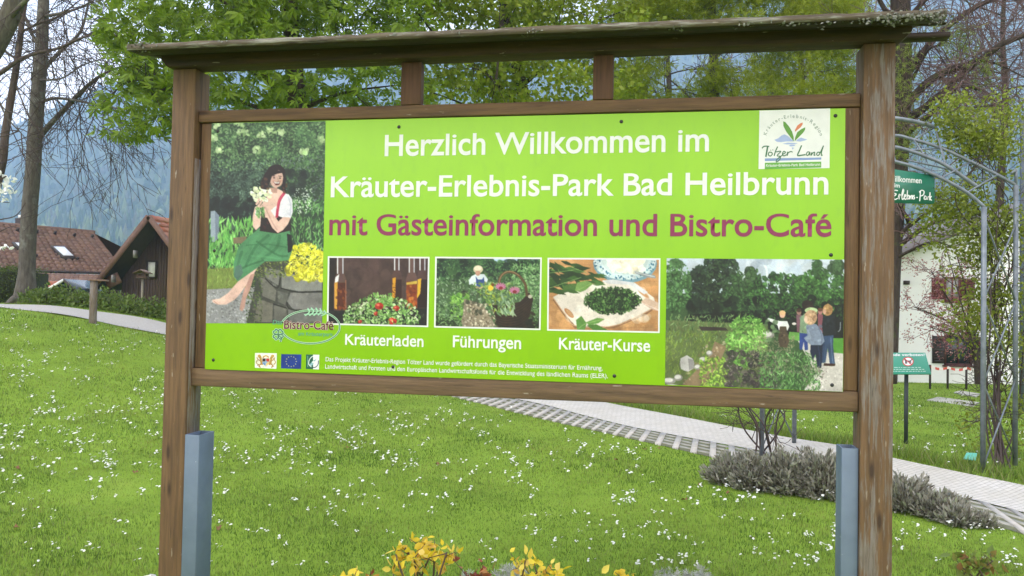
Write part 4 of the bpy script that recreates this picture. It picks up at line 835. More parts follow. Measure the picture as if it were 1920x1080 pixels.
for j in range(N):
    p = TP[j]; h = hh[j]; a = th+r.uniform(0, 1); jit = r.uniform(.75, 1.25, k5)
    if con[j]: lv = ((.08, .20), (.35, .16), (.62, .10)); top = 1.0
    else: lv = ((.15, .16), (.42, .30), (.72, .24)); top = .93; h *= .8
    rings = [np.stack([np.cos(a)*h*R*jit, np.sin(a)*h*R*jit, np.full(k5, z*h)], -1) for z, R in lv]
    VV.append(np.concatenate(rings+[[[0, 0, h*top]]])+p)
    for l in range(2): F3 += [(nn+l*k5+x, nn+l*k5+(x+1) % k5, nn+(l+1)*k5+(x+1) % k5) for x in range(k5)]+[(nn+l*k5+x, nn+(l+1)*k5+(x+1) % k5, nn+(l+1)*k5+x) for x in range(k5)]
    F3 += [(nn+2*k5+x, nn+2*k5+(x+1) % k5, nn+3*k5) for x in range(k5)]; nn += 3*k5+1
M_FOREST = leafmat('forest_canopy', [(.025,.05,.026),(.035,.065,.03),(.03,.055,.03),(.14,.18,.06),(.045,.075,.033),(.11,.10,.07),(.20,.24,.09),(.03,.055,.028)], 0, .9, .05)
tag(mesh_np('forest', np.concatenate(VV), np.array(F3), M_FOREST), kind='stuff')
# haze: one closed box of thin air round everything
m = bpy.data.materials.new('haze_air'); m.use_nodes = True; n = m.node_tree; n.nodes.remove(n.nodes['Principled BSDF'])
pv = n.nodes.new('ShaderNodeVolumePrincipled'); pv.inputs['Color'].default_value = (.50,.70,1,1); pv.inputs['Density'].default_value = .00052; pv.inputs['Anisotropy'].default_value = .1
n.links.new(pv.outputs[0], n.nodes['Material Output'].inputs['Volume'])
hb = MB().box((-2600, -420, -60), (2900, 2300, 1180)).build('haze', m); tag(hb, kind='stuff')
# ================================================================== BUILDINGS on the left
def quad_pt(Q, u, v):                                  # bilinear on 4 corners: left-top, right-top, right-bottom, left-bottom
    Q = np.asarray(Q, float); return Q[0]*(1-u)*(1-v)+Q[1]*u*(1-v)+Q[2]*u*v+Q[3]*(1-u)*v
def tiled_roof(name, Q, rows, cols, m, parent, th=.05, seed=1):
    """courses of overlapping rounded tiles on a sloping quad"""
    r = np.random.default_rng(seed); Q = np.asarray(Q, float); nrm = np.cross(Q[1]-Q[0], Q[3]-Q[0]); nrm /= np.linalg.norm(nrm)
    if nrm[2] < 0: nrm = -nrm
    V = []; F4 = []; n = 0
    for i in range(rows):
        v0, v1 = i/rows, (i+1.12)/rows
        for j in range(cols):
            u0, u1 = (j+.5*(i % 2)*0)/cols, (j+1)/cols; k = r.uniform(-.006, .006); us = (u0, u0+(u1-u0)*.35, u0+(u1-u0)*.7, u1)
            hs = (.004, th*.55, th*.55, .004)
            up = [quad_pt(Q, u, v0)+nrm*(h*.5) for u, h in zip(us, hs)]; dn = [quad_pt(Q, u, v1)+nrm*(h+th*.62+k) for u, h in zip(us, hs)]; lo = [quad_pt(Q, u, v1)+nrm*.0 for u in us]
            V += up+dn+lo
            for a in range(3): F4 += [(n+a, n+a+1, n+5+a, n+4+a), (n+4+a, n+5+a, n+9+a, n+8+a)]
            n += 12
    return mesh_np(name, np.array(V), np.array(F4), m, parent)
M_TILE = leafmat('brown_clay_tile', [(.15,.092,.07),(.185,.11,.083),(.125,.08,.064),(.20,.125,.095),(.16,.105,.085)], 0, .8)
M_TILER = leafmat('red_clay_tile', [(.33,.11,.06),(.40,.15,.08),(.28,.09,.055),(.36,.17,.11)], 0, .75)
M_BOARD = plain('dark_brown_boards', (.085,.054,.04), (.05,.031,.023), 6, .8, .3, stretch=(14,14,.7))
M_DARK = plain('dark_trim', (.035,.022,.017), (.02,.014,.012), 8, .7, .2); M_FASCIA = plain('brown_fascia', (.15,.075,.05), (.09,.045,.03), 5, .7, .2)
M_PALE = plain('white_paint', (.72,.72,.70), (.6,.6,.58), 6, .6, .1); M_GLASS = plain('window_glass', (.03,.045,.05), (.02,.03,.035), 3, .08, 0)
M_SKYL = plain('bright_glass', (.55,.58,.60), (.5,.52,.55), 3, .12, 0)
def P3(px, py, d): return at(px, py, d)
# --- long brown-tiled house
RT, RT2 = P3(-260,398,47), P3(176,437,45); ER, EL = P3(238,514,40.5), P3(-260,500,42)
_n = np.cross(RT2-RT, EL-RT); _v = ray(238, 514); ER = CAM+_v*(((RT-CAM)@_n)/(_v@_n))
house = empty('tiled_house', (float(RT2[0]), 44, 0), 0, 'long low house with a brown tiled roof, skylight and chimney behind the hedge', 'house')
def ch(o, parent=house):
    o.parent = parent; o.matrix_parent_inverse = Matrix.Translation(parent.location).inverted() if parent.type == 'EMPTY' else Matrix(); return o
def local(parent, arr): return np.asarray(arr, float)-np.array(parent.location)
hl = lambda a: local(house, a)
tiled_roof('roof', [hl(RT), hl(RT2), hl(ER), hl(EL)], 14, 40, M_TILE, house, .24)
RB, RB2 = RT2+np.array([2.5, 6.5, -2.3]), RT+np.array([0, 6.5, -2.3])
q = MB(); q.add([hl(RT), hl(RT2), hl(RB), hl(RB2)], [(0,1,2,3)]); q.build('back_roof', M_TILE, house)
q = MB(); e1, e2 = EL+np.array([0,.9,-.1]), ER+np.array([-.35,.9,-.1])
q.hexa([hl((e1[0],e1[1],-.6)), hl((e2[0],e2[1],-.6)), hl((RB[0]-1,RB[1]-1,-.6)), hl((RB2[0],RB2[1]-1,-.6))], [hl((e1[0],e1[1],e1[2])), hl((e2[0],e2[1],e2[2])), hl((RB[0]-1,RB[1]-1,RB[2]-.3)), hl((RB2[0],RB2[1]-1,RB2[2]-.3))]); q.build('wall', plain('brown_wall', (.14,.075,.05)), house)
q = MB(); q.bar(hl(RT+(0,0,.08)), hl(RT2+(0,0,.08)), .26, .16); q.build('ridge_cap', M_TILE, house)
q = MB(); q.bar(hl(EL+(0,-.1,.02)), hl(ER+(0,-.1,.02)), .12, .12); q.build('gutter', M_DARK, house)
Q_ = np.array([RT, RT2, ER, EL]); nr = np.cross(Q_[1]-Q_[0], Q_[3]-Q_[0]); nr /= np.linalg.norm(nr); nr = nr if nr[2] > 0 else -nr
def on_roof(px, py):
    v = ray(px, py); t = ((Q_[1]-CAM)@nr)/(v@nr); return CAM+v*t
def rq(pts, h0, h1, q): 
    P = [on_roof(*p) for p in pts]; q.hexa([hl(p+nr*h0) for p in P], [hl(p+nr*h1) for p in P])
q = MB(); rq([(99,471),(125,471.5),(145,493),(121,492.5)], .05, .38, q); sk = q.build('skylight', M_DARK, house)
q = MB(); rq([(105,473.5),(125,474),(142,490.5),(123,490)], .382, .395, q); q.build('pane', M_SKYL, sk)
q = MB(); rq([(26,464),(44,465),(54,475),(36,474)], .05, .38, q); sk = q.build('skylight', M_DARK, house); q = MB(); rq([(33,466),(44,466.5),(51,473),(40,472.5)], .382, .395, q); q.build('pane', M_SKYL, sk)
for x, y in ((32,437),(68,440.5),(102,443),(138,447),(171,450),(66,487),(143,492)):
    q = MB(); p = on_roof(x, y); q.bar(hl(p+nr*.1), hl(p+nr*.32+np.array([.25,-.1,0])), .12, .1); q.build('snow_hook', M_DARK, house)
p = P3(40, 423, 46.3); q = MB(); q.box(hl(p+(-.22,-.25,-1)), hl(p+(.22,.25,.42))); cm = q.build('chimney', M_DARK, house); q = MB(); q.box(hl(p+(-.12,-.14,.42)), hl(p+(.12,.14,.62))); q.build('chimney_pot', M_PALE, cm)
# lower lean-to roof below the eave
L_ = [P3(60,512,40.5), P3(222,516,40.3), P3(218,531,38.6), P3(60,529,38.6)]
tiled_roof('lean_to_roof', [hl(p) for p in L_], 4, 18, M_TILE, house, .1); q = MB(); q.hexa([hl((p[0],p[1]+.3,-.5)) for p in L_], [hl((p[0],p[1]+.3,p[2]-.12)) for p in L_]); q.build('lean_to_wall', M_DARK, house)
# --- small garden roof with white barge board
p0, p1, p2 = P3(84,546,33), P3(119,525,33), P3(143,547,33); sh = empty('garden_frame', (float(p1[0]), 34, 0), 0, 'small glazed garden shelter with a white barge board before the tiled house', 'shelter')
sl_ = lambda a: local(sh, a); b3 = np.array([.0, 2.2, 0])
q = MB(); q.bar(sl_(p0), sl_(p1), .1, .09, (0,1,0)); q.build('barge_board', M_PALE, sh); q = MB(); q.bar(sl_(p1), sl_(p2), .1, .07, (0,1,0)); q.build('barge_board', M_DARK, sh)
for a, b_ in ((p0, p1), (p1, p2)):
    q = MB(); q.hexa([sl_(a), sl_(b_), sl_(b_+b3), sl_(a+b3)], [sl_(a+(0,0,.05)), sl_(b_+(0,0,.05)), sl_(b_+b3+(0,0,.05)), sl_(a+b3+(0,0,.05))]); q.build('glazed_roof', M_GLASS, sh)
q = MB(); q.hexa([sl_((p0[0]+.1,33.1,-.4)), sl_((p2[0]-.1,33.1,-.4)), sl_((p2[0]-.1,35.1,-.4)), sl_((p0[0]+.1,35.1,-.4))], [sl_((p0[0]+.1,33.1,p0[2]-.1)), sl_((p2[0]-.1,33.1,p0[2]-.1)), sl_((p2[0]-.1,35.1,p0[2]-.1)), sl_((p0[0]+.1,35.1,p0[2]-.1))]); q.build('wall', M_DARK, sh)
L_ = [P3(76,527,37), P3(112,528,37), P3(104,540,36), P3(74,540,36)]; o_ = empty('tiled_lean_to', (float(L_[0][0]), 37, 0), 0, 'little red tiled lean-to between the hedge and the garden shelter', 'shed'); ll = lambda a: local(o_, a)
tiled_roof('roof', [ll(p) for p in L_], 4, 8, M_TILER, o_, .07); q = MB(); q.hexa([ll((p[0],p[1]+.3,-.5)) for p in L_], [ll((p[0],p[1]+.3,p[2]-.1)) for p in L_]); q.build('wall', M_DARK, o_)
# --- dark timber barn, gable towards the camera
AP, LE, RE = P3(294,406,35), P3(191,538,35), P3(397,545,35); back = np.array([2.2, 8, 0.])
barn = empty('timber_barn', (float(AP[0]), 35, 0), 0, 'dark brown timber barn with a steep red tiled gable roof beside the sign post', 'barn'); bl = lambda a: local(barn, a)
fr = np.array([-.10, -.55, 0])
zb_ = -.6; WL, WR = P3(229,500,35.6), P3(366,500,35.6)
def slope_z(x): return AP[2]-.22-abs(x-AP[0])*(AP[2]-LE[2])/(AP[0]-LE[0])
q = MB(); nb = 26
for k in range(nb):
    x0, x1 = WL[0]+(WR[0]-WL[0])*k/nb, WL[0]+(WR[0]-WL[0])*(k+1)/nb; j = .012*(k % 2); xm = min(max(AP[0], x0), x1)
    q.hexa([bl((x0+.008,35.6-j,zb_)), bl((x1-.008,35.6-j,zb_)), bl((x1-.008,35.68,zb_)), bl((x0+.008,35.68,zb_))], [bl((x0+.008,35.6-j,slope_z(x0))), bl((x1-.008,35.6-j,slope_z(x1))), bl((x1-.008,35.68,slope_z(x1))), bl((x0+.008,35.68,slope_z(x0)))])
gw = q.build('gable_wall', M_BOARD, barn)
q = MB(); q.hexa([bl((WL[0],35.69,zb_)), bl((WR[0],35.69,zb_)), bl((WR[0]+2.2,43,zb_)), bl((WL[0]+2.2,43,zb_))], [bl((WL[0],35.69,slope_z(WL[0]))), bl((WR[0],35.69,slope_z(WR[0]))), bl((WR[0]+2.2,43,slope_z(WR[0]))), bl((WL[0]+2.2,43,slope_z(WL[0])))]); q.build('wall', M_DARK, barn)
for E_, nm in ((LE, 'roof'), (RE, 'roof')):
    tiled_roof(nm, [bl(AP+fr), bl(AP+back), bl(E_+back), bl(E_+fr)] if E_ is RE else [bl(AP+back), bl(AP+fr), bl(E_+fr), bl(E_+back)], 14, 22, M_TILER, barn, .09, 3)
    dz = np.array([0, 0, -.12]); q = MB(); q.hexa([bl(AP+fr+dz), bl(AP+back+dz), bl(E_+back+dz), bl(E_+fr+dz)], [bl(AP+fr+dz*.3), bl(AP+back+dz*.3), bl(E_+back+dz*.3), bl(E_+fr+dz*.3)]); q.build('eave_boarding', M_DARK, barn)
    q = MB(); q.bar(bl(AP+fr+(0,-.03,-.06)), bl(E_+fr+(0,-.03,-.06)), .06, .24, (0,1,0) if False else (0,0,1)); q.build('barge_board', M_FASCIA, barn)
for px, py in ((295,424),(251,476),(210,522)):
    p = P3(px, py, 34.45); q = MB(); q.box(bl(p+(-.03,-.02,-.17)), bl(p+(.03,.3,.16))); q.build('purlin_end', plain('pale_purlin', (.24,.22,.21), None, 9), barn)
# window with white curtain
A, B_, C_, D_ = (277,491),(291,491),(291,519),(277,519)
P = [P3(*p, 35.5) for p in (A, B_, C_, D_)]; q = MB(); x0, x1, z0, z1 = P[0][0], P[1][0], P[2][2], P[0][2]
for lo, hi in (((x0-.07,35.5,z0-.07),(x0,35.585,z1+.07)), ((x1,35.5,z0-.07),(x1+.07,35.585,z1+.07)), ((x0,35.5,z1),(x1,35.585,z1+.07)), ((x0,35.5,z0-.07),(x1,35.585,z0))): q.box(bl(lo), bl(hi))
wf_ = q.build('window', M_DARK, barn); q = MB(); q.box(bl((x0,35.55,z0)), bl((x1,35.575,z1))); q.build('pane', M_PALE, wf_)
p = P3(222, 527, 34.6); q = MB(); q.bar(bl(P3(200,532,34.8)), bl(P3(224,520,34.8)), .1, .5); q.build('eave_bracket', M_FASCIA, barn)
# --- bird table
p = gp(266, 585, 30); p = at(266, 566, 21.5); g = float(height(p[0], p[1])); bt = empty('bird_table', (p[0], p[1], g), 0, 'small roofed wooden bird table on a thin pole before the barn', 'bird feeder')
zt = at(266, 515, 21.5)[2]-g; M_BIRD = plain('grey_brown_wood', (.17,.11,.08), (.09,.06,.045), 8, .8)
q = MB(); q.tube([(0,0,-.1),(0,0,zt-.1)], .03, 8); q.build('pole', plain('pale_pole', (.30,.26,.2)), bt)
q = MB(); q.box((-.14,-.12,zt-.1),(.14,.12,zt-.075)); [q.box((sx*.11-.012,sy*.09-.012,zt-.075),(sx*.11+.012,sy*.09+.012,zt+.03)) for sx in (-1,1) for sy in (-1,1)]; q.box((-.13,-.10,zt-.075),(.13,.10,zt-.03)); q.build('tray', M_BIRD, bt)
for s_ in (-1, 1):
    q = MB(); q.hexa([(0,-.17,zt+.12),(0,.17,zt+.12),(s_*.2,.17,zt+.02),(s_*.2,-.17,zt+.02)], [(0,-.17,zt+.145),(0,.17,zt+.145),(s_*.2,.17,zt+.045),(s_*.2,-.17,zt+.045)]); q.build('roof_slope', M_BIRD, bt)
# --- capped wooden post beside the gravel path
p = at(174, 595, 14.7); g = float(height(p[0], p[1])); fp = empty('wooden_post', (p[0], p[1], g), .2, 'weathered wooden post with a flat board nailed on top beside the gravel path', 'post')
zt = at(174, 527, 14.7)[2]-g; M_POSTG = wood('grey_post_wood', 2, .9, ((.10,.075,.05),(.17,.13,.09)))
q = MB(); th = np.arange(12)*math.pi/6; V = [(.068*math.cos(t)*(1+.05*math.sin(3*t)), .068*math.sin(t), z) for z in (-.2, zt*.5, zt) for t in th]
q.add(V, [(l*12+i, l*12+(i+1) % 12, l*12+12+(i+1) % 12, l*12+12+i) for l in range(2) for i in range(12)]+[tuple(range(24, 36))]); q.build('post_shaft', M_POSTG, fp)
q = MB(); q.box((-.08,-.08,zt+.002),(.24,.08,zt+.032)); q.build('cap_board', wood('cap_board_wood', 0, .8, ((.13,.07,.045),(.2,.12,.08))), fp, bevel=.004)
# ================================================================== WHITE HOUSE on the right
M_PLAST = plain('white_render', (.90,.90,.91), (.86,.86,.87), 5, .9, .15); M_SHUT = plain('red_brown_shutter', (.13,.028,.022), (.09,.02,.016), 4, .6, .2, stretch=(1,1,12))
M_SHUT2 = plain('dark_brown_shutter', (.035,.022,.02), (.02,.014,.012), 4, .6, .2, stretch=(1,1,12))
HD = 24.0; c0 = at(1692, 600, HD); g = float(height(c0[0], c0[1])); wh = empty('white_house', (c0[0], HD, g), 0, 'white rendered house with dark shutters and a low gable behind the climber covered arch', 'house'); wl = lambda a: local(wh, a)
xL = at(1655, 600, HD)[0]; xR = at(2250, 600, HD)[0]; zE = at(1692, 492, HD)[2]; xA = (xL+xR)/2+.3; zA = at(1950, 375, HD)[2]; zB = at(1760, 712, HD)[2]-.6
q = MB(); q.add([wl(v) for v in ((xL,HD,zB),(xR,HD,zB),(xR,HD,zE),(xA,HD,zA),(xL,HD,zE),(xL,HD+9,zB),(xR,HD+9,zB),(xR,HD+9,zE),(xA,HD+9,zA),(xL,HD+9,zE))],
               [(0,1,2,3,4),(9,8,7,6,5),(0,4,9,5),(1,6,7,2)]); q.build('wall', M_PLAST, wh)
for xe in (xL-.35, xR+.35):
    sl2 = (zA-zE)/(xA-xL); ze = zA-abs(xe-xA)*sl2; q = MB(); q.hexa([wl((xA,HD-.4,zA+.03)), wl((xe,HD-.4,ze+.03)), wl((xe,HD+9.4,ze+.03)), wl((xA,HD+9.4,zA+.03))], [wl((xA,HD-.4,zA+.14)), wl((xe,HD-.4,ze+.14)), wl((xe,HD+9.4,ze+.14)), wl((xA,HD+9.4,zA+.14))]); q.build('roof', plain('grey_roof', (.16,.14,.13)), wh)
def window(x0, x1, y0, y1, pane, frame, shut, sl_x, sr_x, lace=None):
    a, b_ = at(x0, y0, HD), at(x1, y1, HD); X0, X1, Z0, Z1 = a[0], b_[0], b_[2], a[2]; t = .05; q = MB()
    for lo, hi in (((X0-t,HD-.05,Z0-t),(X0,HD-.003,Z1+t)), ((X1,HD-.05,Z0-t),(X1+t,HD-.003,Z1+t)), ((X0,HD-.05,Z1),(X1,HD-.003,Z1+t)), ((X0,HD-.05,Z0-t),(X1,HD-.003,Z0)), (((X0+X1)/2-.02,HD-.05,Z0),((X0+X1)/2+.02,HD-.022,Z1))): q.box(wl(lo), wl(hi))
    w_ = q.build('window', frame, wh); q = MB(); q.box(wl((X0,HD-.02,Z0)), wl((X1,HD-.004,Z1))); q.build('pane', pane, w_)
    q = MB(); q.box(wl((X0-.1,HD-.12,Z0-t-.05)), wl((X1+.1,HD-.003,Z0-t-.003))); q.build('sill', frame, w_)
    for s0, s1 in ((sl_x, x0), (x1, sr_x)):
        u0, u1 = at(s0, y0, HD)[0], at(s1, y0, HD)[0]; u0, u1 = (u0, u1-t-.01) if s1 == x0 else (u0+t+.01, u1); q = MB(); q.box(wl((u0,HD-.06,Z0)), wl((u1,HD-.02,Z1)))
        for k in range(9): q.box(wl((u0+.05,HD-.075,Z0+.04+(Z1-Z0-.08)*k/9)), wl((u1-.05,HD-.061,Z0+.04+(Z1-Z0-.08)*(k+.6)/9)))
        q.build('shutter', shut, wh)
M_LACE = plain('lace_curtain', (.5,.5,.48), (.16,.16,.17), 9, .7, 0)
window(1773, 1796, 522, 562, M_LACE, M_SHUT, M_SHUT, 1746, 1826); window(1773, 1818, 630, 682, M_GLASS, plain('red_brown_frame', (.09,.03,.026)), M_SHUT2, 1747, 1842)
q = MB(); p = at(1697, 530, HD); q.box(wl(p+(-.06,-.09,-.06)), wl(p+(.10,-.003,.06))); q.build('wall_lamp', M_DARK, wh); q = MB(); p = at(1688, 634, HD); q.box(wl((xL+.05,HD-.05,p[2]-.06)), wl((xL+.16,HD-.003,p[2]+.06))); q.build('wall_box', M_DARK, wh)
# barrier tape on short posts
p = at(1778, 712, 22); bg_ = empty('barrier_tape', (p[0], 22, float(height(p[0], 22))), 0, 'red and white barrier tape strung on short posts before the white house', 'barrier'); tl = lambda a: local(bg_, a); rp = []
for px, top in ((1744,687),(1777,689),(1812,690),(1850,692)):
    a = at(px, top, 22); g = float(height(a[0], 22)); rp.append(a); q = MB(); q.tube([tl((a[0],22,g-.1)), tl((a[0],22,a[2]+.05))], .03, 6); q.build('stake', M_DARK, bg_)
m, n, b, o = newmat('red_white_tape'); t = n.nodes.new('ShaderNodeTexCoord'); w_ = n.nodes.new('ShaderNodeTexWave'); w_.inputs['Scale'].default_value = 1.4; n.links.new(t.outputs['Object'], w_.inputs['Vector']); n.links.new(ramp(n, w_.outputs[0], [(.48, (.75,.7,.68)), (.52, (.55,.08,.05))]), b.inputs['Base Color'])
q = MB(); L = []
for a, b_ in zip(rp[:-1], rp[1:]):
    for f in np.linspace(0, 1, 6)[:-1]: L.append(a*(1-f)+b_*f-np.array([0,.04,.06*math.sin(f*math.pi)]))
L.append(rp[-1]+(0,-.04,0))
q.add([tl(p+(0,0,-.035)) for p in L]+[tl(p+(0,0,.035)) for p in L]+[tl(p+(0,.004,-.035)) for p in L]+[tl(p+(0,.004,.035)) for p in L], [(i, i+1, len(L)+i+1, len(L)+i) for i in range(len(L)-1)]+[(2*len(L)+i+1, 2*len(L)+i, 3*len(L)+i, 3*len(L)+i+1) for i in range(len(L)-1)]); q.build('tape', m, bg_)
# ================================================================== TREES AND PLANTS
def grow(p, d, L, r, lev, rng, polys, tips, seg=.35, wig=.22, grav=-.02, nch=(3,5), ang=(.45,.9), lr=.62, rmin=.004, start=.25):
    """one wandering branch and its side branches; polylines go to polys, thin ends to tips"""
    n = max(3, int(L/seg)); P = [np.array(p, float)]; d = np.array(d, float); d /= np.linalg.norm(d); D = [d]
    for k in range(n):
        d = d+rng.normal(0, wig, 3)*.6+np.array([0, 0, grav]); d /= np.linalg.norm(d); P.append(P[-1]+d*(L/n)); D.append(d)
    polys.append((np.array(P), np.linspace(r, max(rmin, r*.35), n+1), lev))
    if lev == 0: tips += [(P[k], D[k]) for k in range(1, n+1)]; return
    for c in range(rng.integers(nch[0], nch[1]+1)):
        f = rng.uniform(start, 1); k = min(n, int(f*n)); a = rng.uniform(*ang); ax = np.cross(D[k], rng.normal(0, 1, 3)); ax /= np.linalg.norm(ax)+1e-9
        nd = D[k]*math.cos(a)+ax*math.sin(a); grow(P[k], nd, L*lr*rng.uniform(.7, 1.15)*(1.15-.4*f), max(rmin, r*.55*(1.1-.4*f)), lev-1, rng, polys, tips, seg*.8, wig, grav, nch, ang, lr, rmin, .15)
def wood_mesh(name, polys, m, parent, sides=(4,4,5,7,9)):
    q = MB()
    for P, R, lev in polys: q.tube(P, R, sides[min(lev, 4)], lev > 1)
    return q.build(name, m, parent, smooth=True)
def bark(name, c1, c2, c3=None, scale=9):
    m, n, b, o = newmat(name); b.inputs['Roughness'].default_value = .9; b.inputs['Specular IOR Level'].default_value = .15
    z = nodes_noise(n, scale, 7, (2.2,2.2,.5), rough=.65); c = ramp(n, z, [(.32, c2), (.66, c1)])
    if c3: c = mixc(n, ramp(n, nodes_noise(n, 3.5, 5), [(.56, 0.), (.66, .8)]), c, c3)
    n.links.new(c, b.inputs['Base Color']); bump(n, b, z, .7, .03); return m
def orient(n, rng, up=None, spread=1.0):
    """n random frames (n,3,3): columns side, forward, normal; forward scatters round 'up'"""
    f = rng.normal(0, 1, (n, 3))*spread
    if up is not None: f = f+np.asarray(up)
    f /= np.linalg.norm(f, axis=1)[:, None]; s = np.cross(f, rng.normal(0, 1, (n, 3))); s /= np.linalg.norm(s, axis=1)[:, None]; return np.stack([s, f, np.cross(s, f)], -1)
def leaf_cloud(name, C, size, T, TF, m, parent, rng, up=None, spread=1.0, kind=None):
    """a template leaf (T vertices, TF faces) set at every point of C"""
    n = len(C); R = orient(n, rng, up, spread); s = size*rng.uniform(.65, 1.25, n)
    V = np.einsum('nij,vj->nvi', R, np.asarray(T, float))*s[:, None, None]+np.asarray(C)[:, None]
    k = len(T); Fs = [(np.arange(n)[:, None, None]*k+np.array(f)[None]).reshape(-1, len(f[0])) for f in TF]
    o = mesh_np(name, V.reshape(-1, 3), Fs, m, parent)
    if kind: tag(o, kind=kind)
    return o
def leaflet(a, L=1.0, w=.36, droop=.35, off=0.0):
    c, s = math.cos(a), math.sin(a); f = lambda x, y, z: (x*c+y*s, -x*s+y*c, z)
    return [f(0, off, 0), f(w/2, off+L*.55, -droop*.35*L+.05), f(0, off+L*.5, -droop*.25*L), f(-w/2, off+L*.55, -droop*.35*L+.05), f(0, off+L, -droop*L)]
def palm(angles, **k):
    T, F4 = [], []
    for i, a in enumerate(angles):
        T += leaflet(a[0], a[1], **k); b = i*5; F4 += [(b, b+1, b+4, b+2), (b, b+2, b+4, b+3)]
    return T, [F4]
CHESTNUT = palm([(-1.5,.75),(-.75,.95),(0,1.05),(.75,.95),(1.5,.75)], w=.32, droop=.75)
SMALL = ([(0,0,0),(.28,.45,.06),(0,1,-.08),(-.28,.45,.06)], [[(0,1,2),(0,2,3)]])
MAPLE = ([(0,0,0),(.45,.25,.05),(.62,.62,-.06),(.28,.6,.04),(0,1.05,-.1),(-.28,.6,.04),(-.62,.62,-.06),(-.45,.25,.05)], [[(0,1,3),(1,2,3),(0,3,4),(0,4,5),(0,5,7),(5,6,7)]])
SPRIG = ([x for a in (-1.0,-.4,.3,.9) for x in ((0,.0,0),(math.sin(a)*.5+.07,.5*math.cos(a)+.12,.05*a),(math.sin(a),math.cos(a),.12*a),(math.sin(a)*.5-.07,.5*math.cos(a)+.12,-.05*a))], [[(i*4, i*4+1, i*4+2, i*4+3) for i in range(4)]])
def clump_points(cents, n, sg, rng, keep=None):
    C = np.asarray(cents, float); k = rng.integers(0, len(C), n); s = np.asarray(sg, float); P = C[k]+rng.normal(0, 1, (n, 3))*s
    return P if keep is None else P[keep(P)]
def pix(P):
    P = np.asarray(P, float)-CAM; d = P@_f; return CX+F*(P@CR)/d, CY-F*(P@CU)/d
def pxd(L): return np.array([at(*a) for a in L])
BARK_GREY = bark('grey_bark', (.15,.135,.115), (.075,.066,.056), (.21,.21,.185)); BARK_DARK = bark('dark_bark', (.075,.058,.048), (.035,.026,.022), (.06,.066,.03)); BARK_TWIG = plain('twig_bark', (.075,.052,.045), (.04,.028,.025), 6, .9)
BARK_PURP = plain('reddish_twig', (.16,.095,.09), (.10,.06,.058), 6, .9)
def tree(name, base, label, cat='tree', group=None): return empty(name, base, 0, label, cat, group)
def loc(parent, polys): o = np.array(parent.location); return [(P-o, R, l) for P, R, l in polys]
# ---------------------------------------------------------------- bare trees on the left
rng = np.random.default_rng(31)
def limb(L, r0, r1, lev=3, k=5):
    P = smooth_line(pxd(L), k); return (P, np.linspace(r0, r1, len(P)), lev)
def twigs_along(polys, P, n, L, r, lev, rng, up=(0,0,.2), **kw):
    tips = []
    for _ in range(n):
        k = rng.integers(len(P)//6, len(P)); d = rng.normal(0, 1, 3)+np.array(up); d[1] *= .6; grow(P[k], d, L*rng.uniform(.6, 1.3), r, lev, rng, polys, tips, **kw)
    return tips
D0 = 18.6
b0 = at(46, 572, D0); g0 = float(height(b0[0], b0[1])); t1 = tree('bare_tree', (b0[0], b0[1], g0), 'tall bare grey trunk standing by the hedge, one long limb rising right'); pl = []
tr = limb([(46,590,D0),(48,552,D0),(50,520,D0),(52,470,D0),(55,400,D0),(62,320,D0),(66,250,D0),(72,170,D0),(78,90,D0),(81,20,D0),(84,-60,D0),(86,-200,D0)], .20, .10, 4, 4); tr = (tr[0], np.interp(np.arange(len(tr[1])), [0, 4, 9, 20, 30, len(tr[1])], [.36,.25,.185,.17,.155,.085]), 4); pl.append(tr)
for a in (2.6, -.5, 4.2): pl.append((np.array([tr[0][6]+(0,0,-.1), tr[0][3]+(.25*math.cos(a),.25*math.sin(a),0), tr[0][1]+(.62*math.cos(a),.62*math.sin(a),-.05)]), np.array([.10,.10,.03]), 3))
lm = [limb([(73,258,D0),(95,232,D0-.2),(130,195,D0-.4),(165,160,D0-.6),(195,138,D0-.8),(240,120,D0-1)], .075, .018), limb([(80,190,D0),(105,184,D0-.3),(140,188,D0-.6),(180,196,D0-1),(225,205,D0-1.3),(290,240,D0-1.6)], .042, .012),
      limb([(80,130,D0),(115,95,D0+.5),(150,60,D0+.8),(165,10,D0+1),(180,-60,D0+1)], .05, .02), limb([(76,140,D0),(92,120,D0+.4),(118,90,D0+1),(152,72,D0+1.2),(200,50,D0+1.4),(250,40,D0+1.5)], .05, .012),
      limb([(79,95,D0),(58,60,D0+.3),(40,10,D0+.5),(20,-60,D0+.5)], .05, .02), limb([(80,30,D0),(110,26,D0-.4),(150,14,D0-.7),(190,-8,D0-.9)], .045, .014), limb([(74,150,D0),(92,150,D0-.5),(120,145,D0-1),(160,120,D0-1.2),(215,105,D0-1.4)], .03, .010)]
for l in lm:
    pl.append(l); twigs_along(pl, l[0], 9, 2.1, .013, 2, rng, (.1,0,.1), seg=.2, wig=.20, grav=-.035, nch=(2,4), rmin=.0052)
twigs_along(pl, lm[0][0], 7, 2.4, .011, 2, rng, (.5,0,-.8), seg=.2, wig=.18, grav=-.05, nch=(2,4), rmin=.005); twigs_along(pl, lm[1][0], 7, 2.3, .011, 2, rng, (.4,0,-.8), seg=.2, wig=.18, grav=-.05, nch=(2,4), rmin=.005)
thick = [p for p in pl if p[2] >= 3]; thin = [p for p in pl if p[2] < 3]
wood_mesh('trunk', loc(t1, thick), BARK_GREY, t1); wood_mesh('twigs', loc(t1, thin), BARK_TWIG, t1)
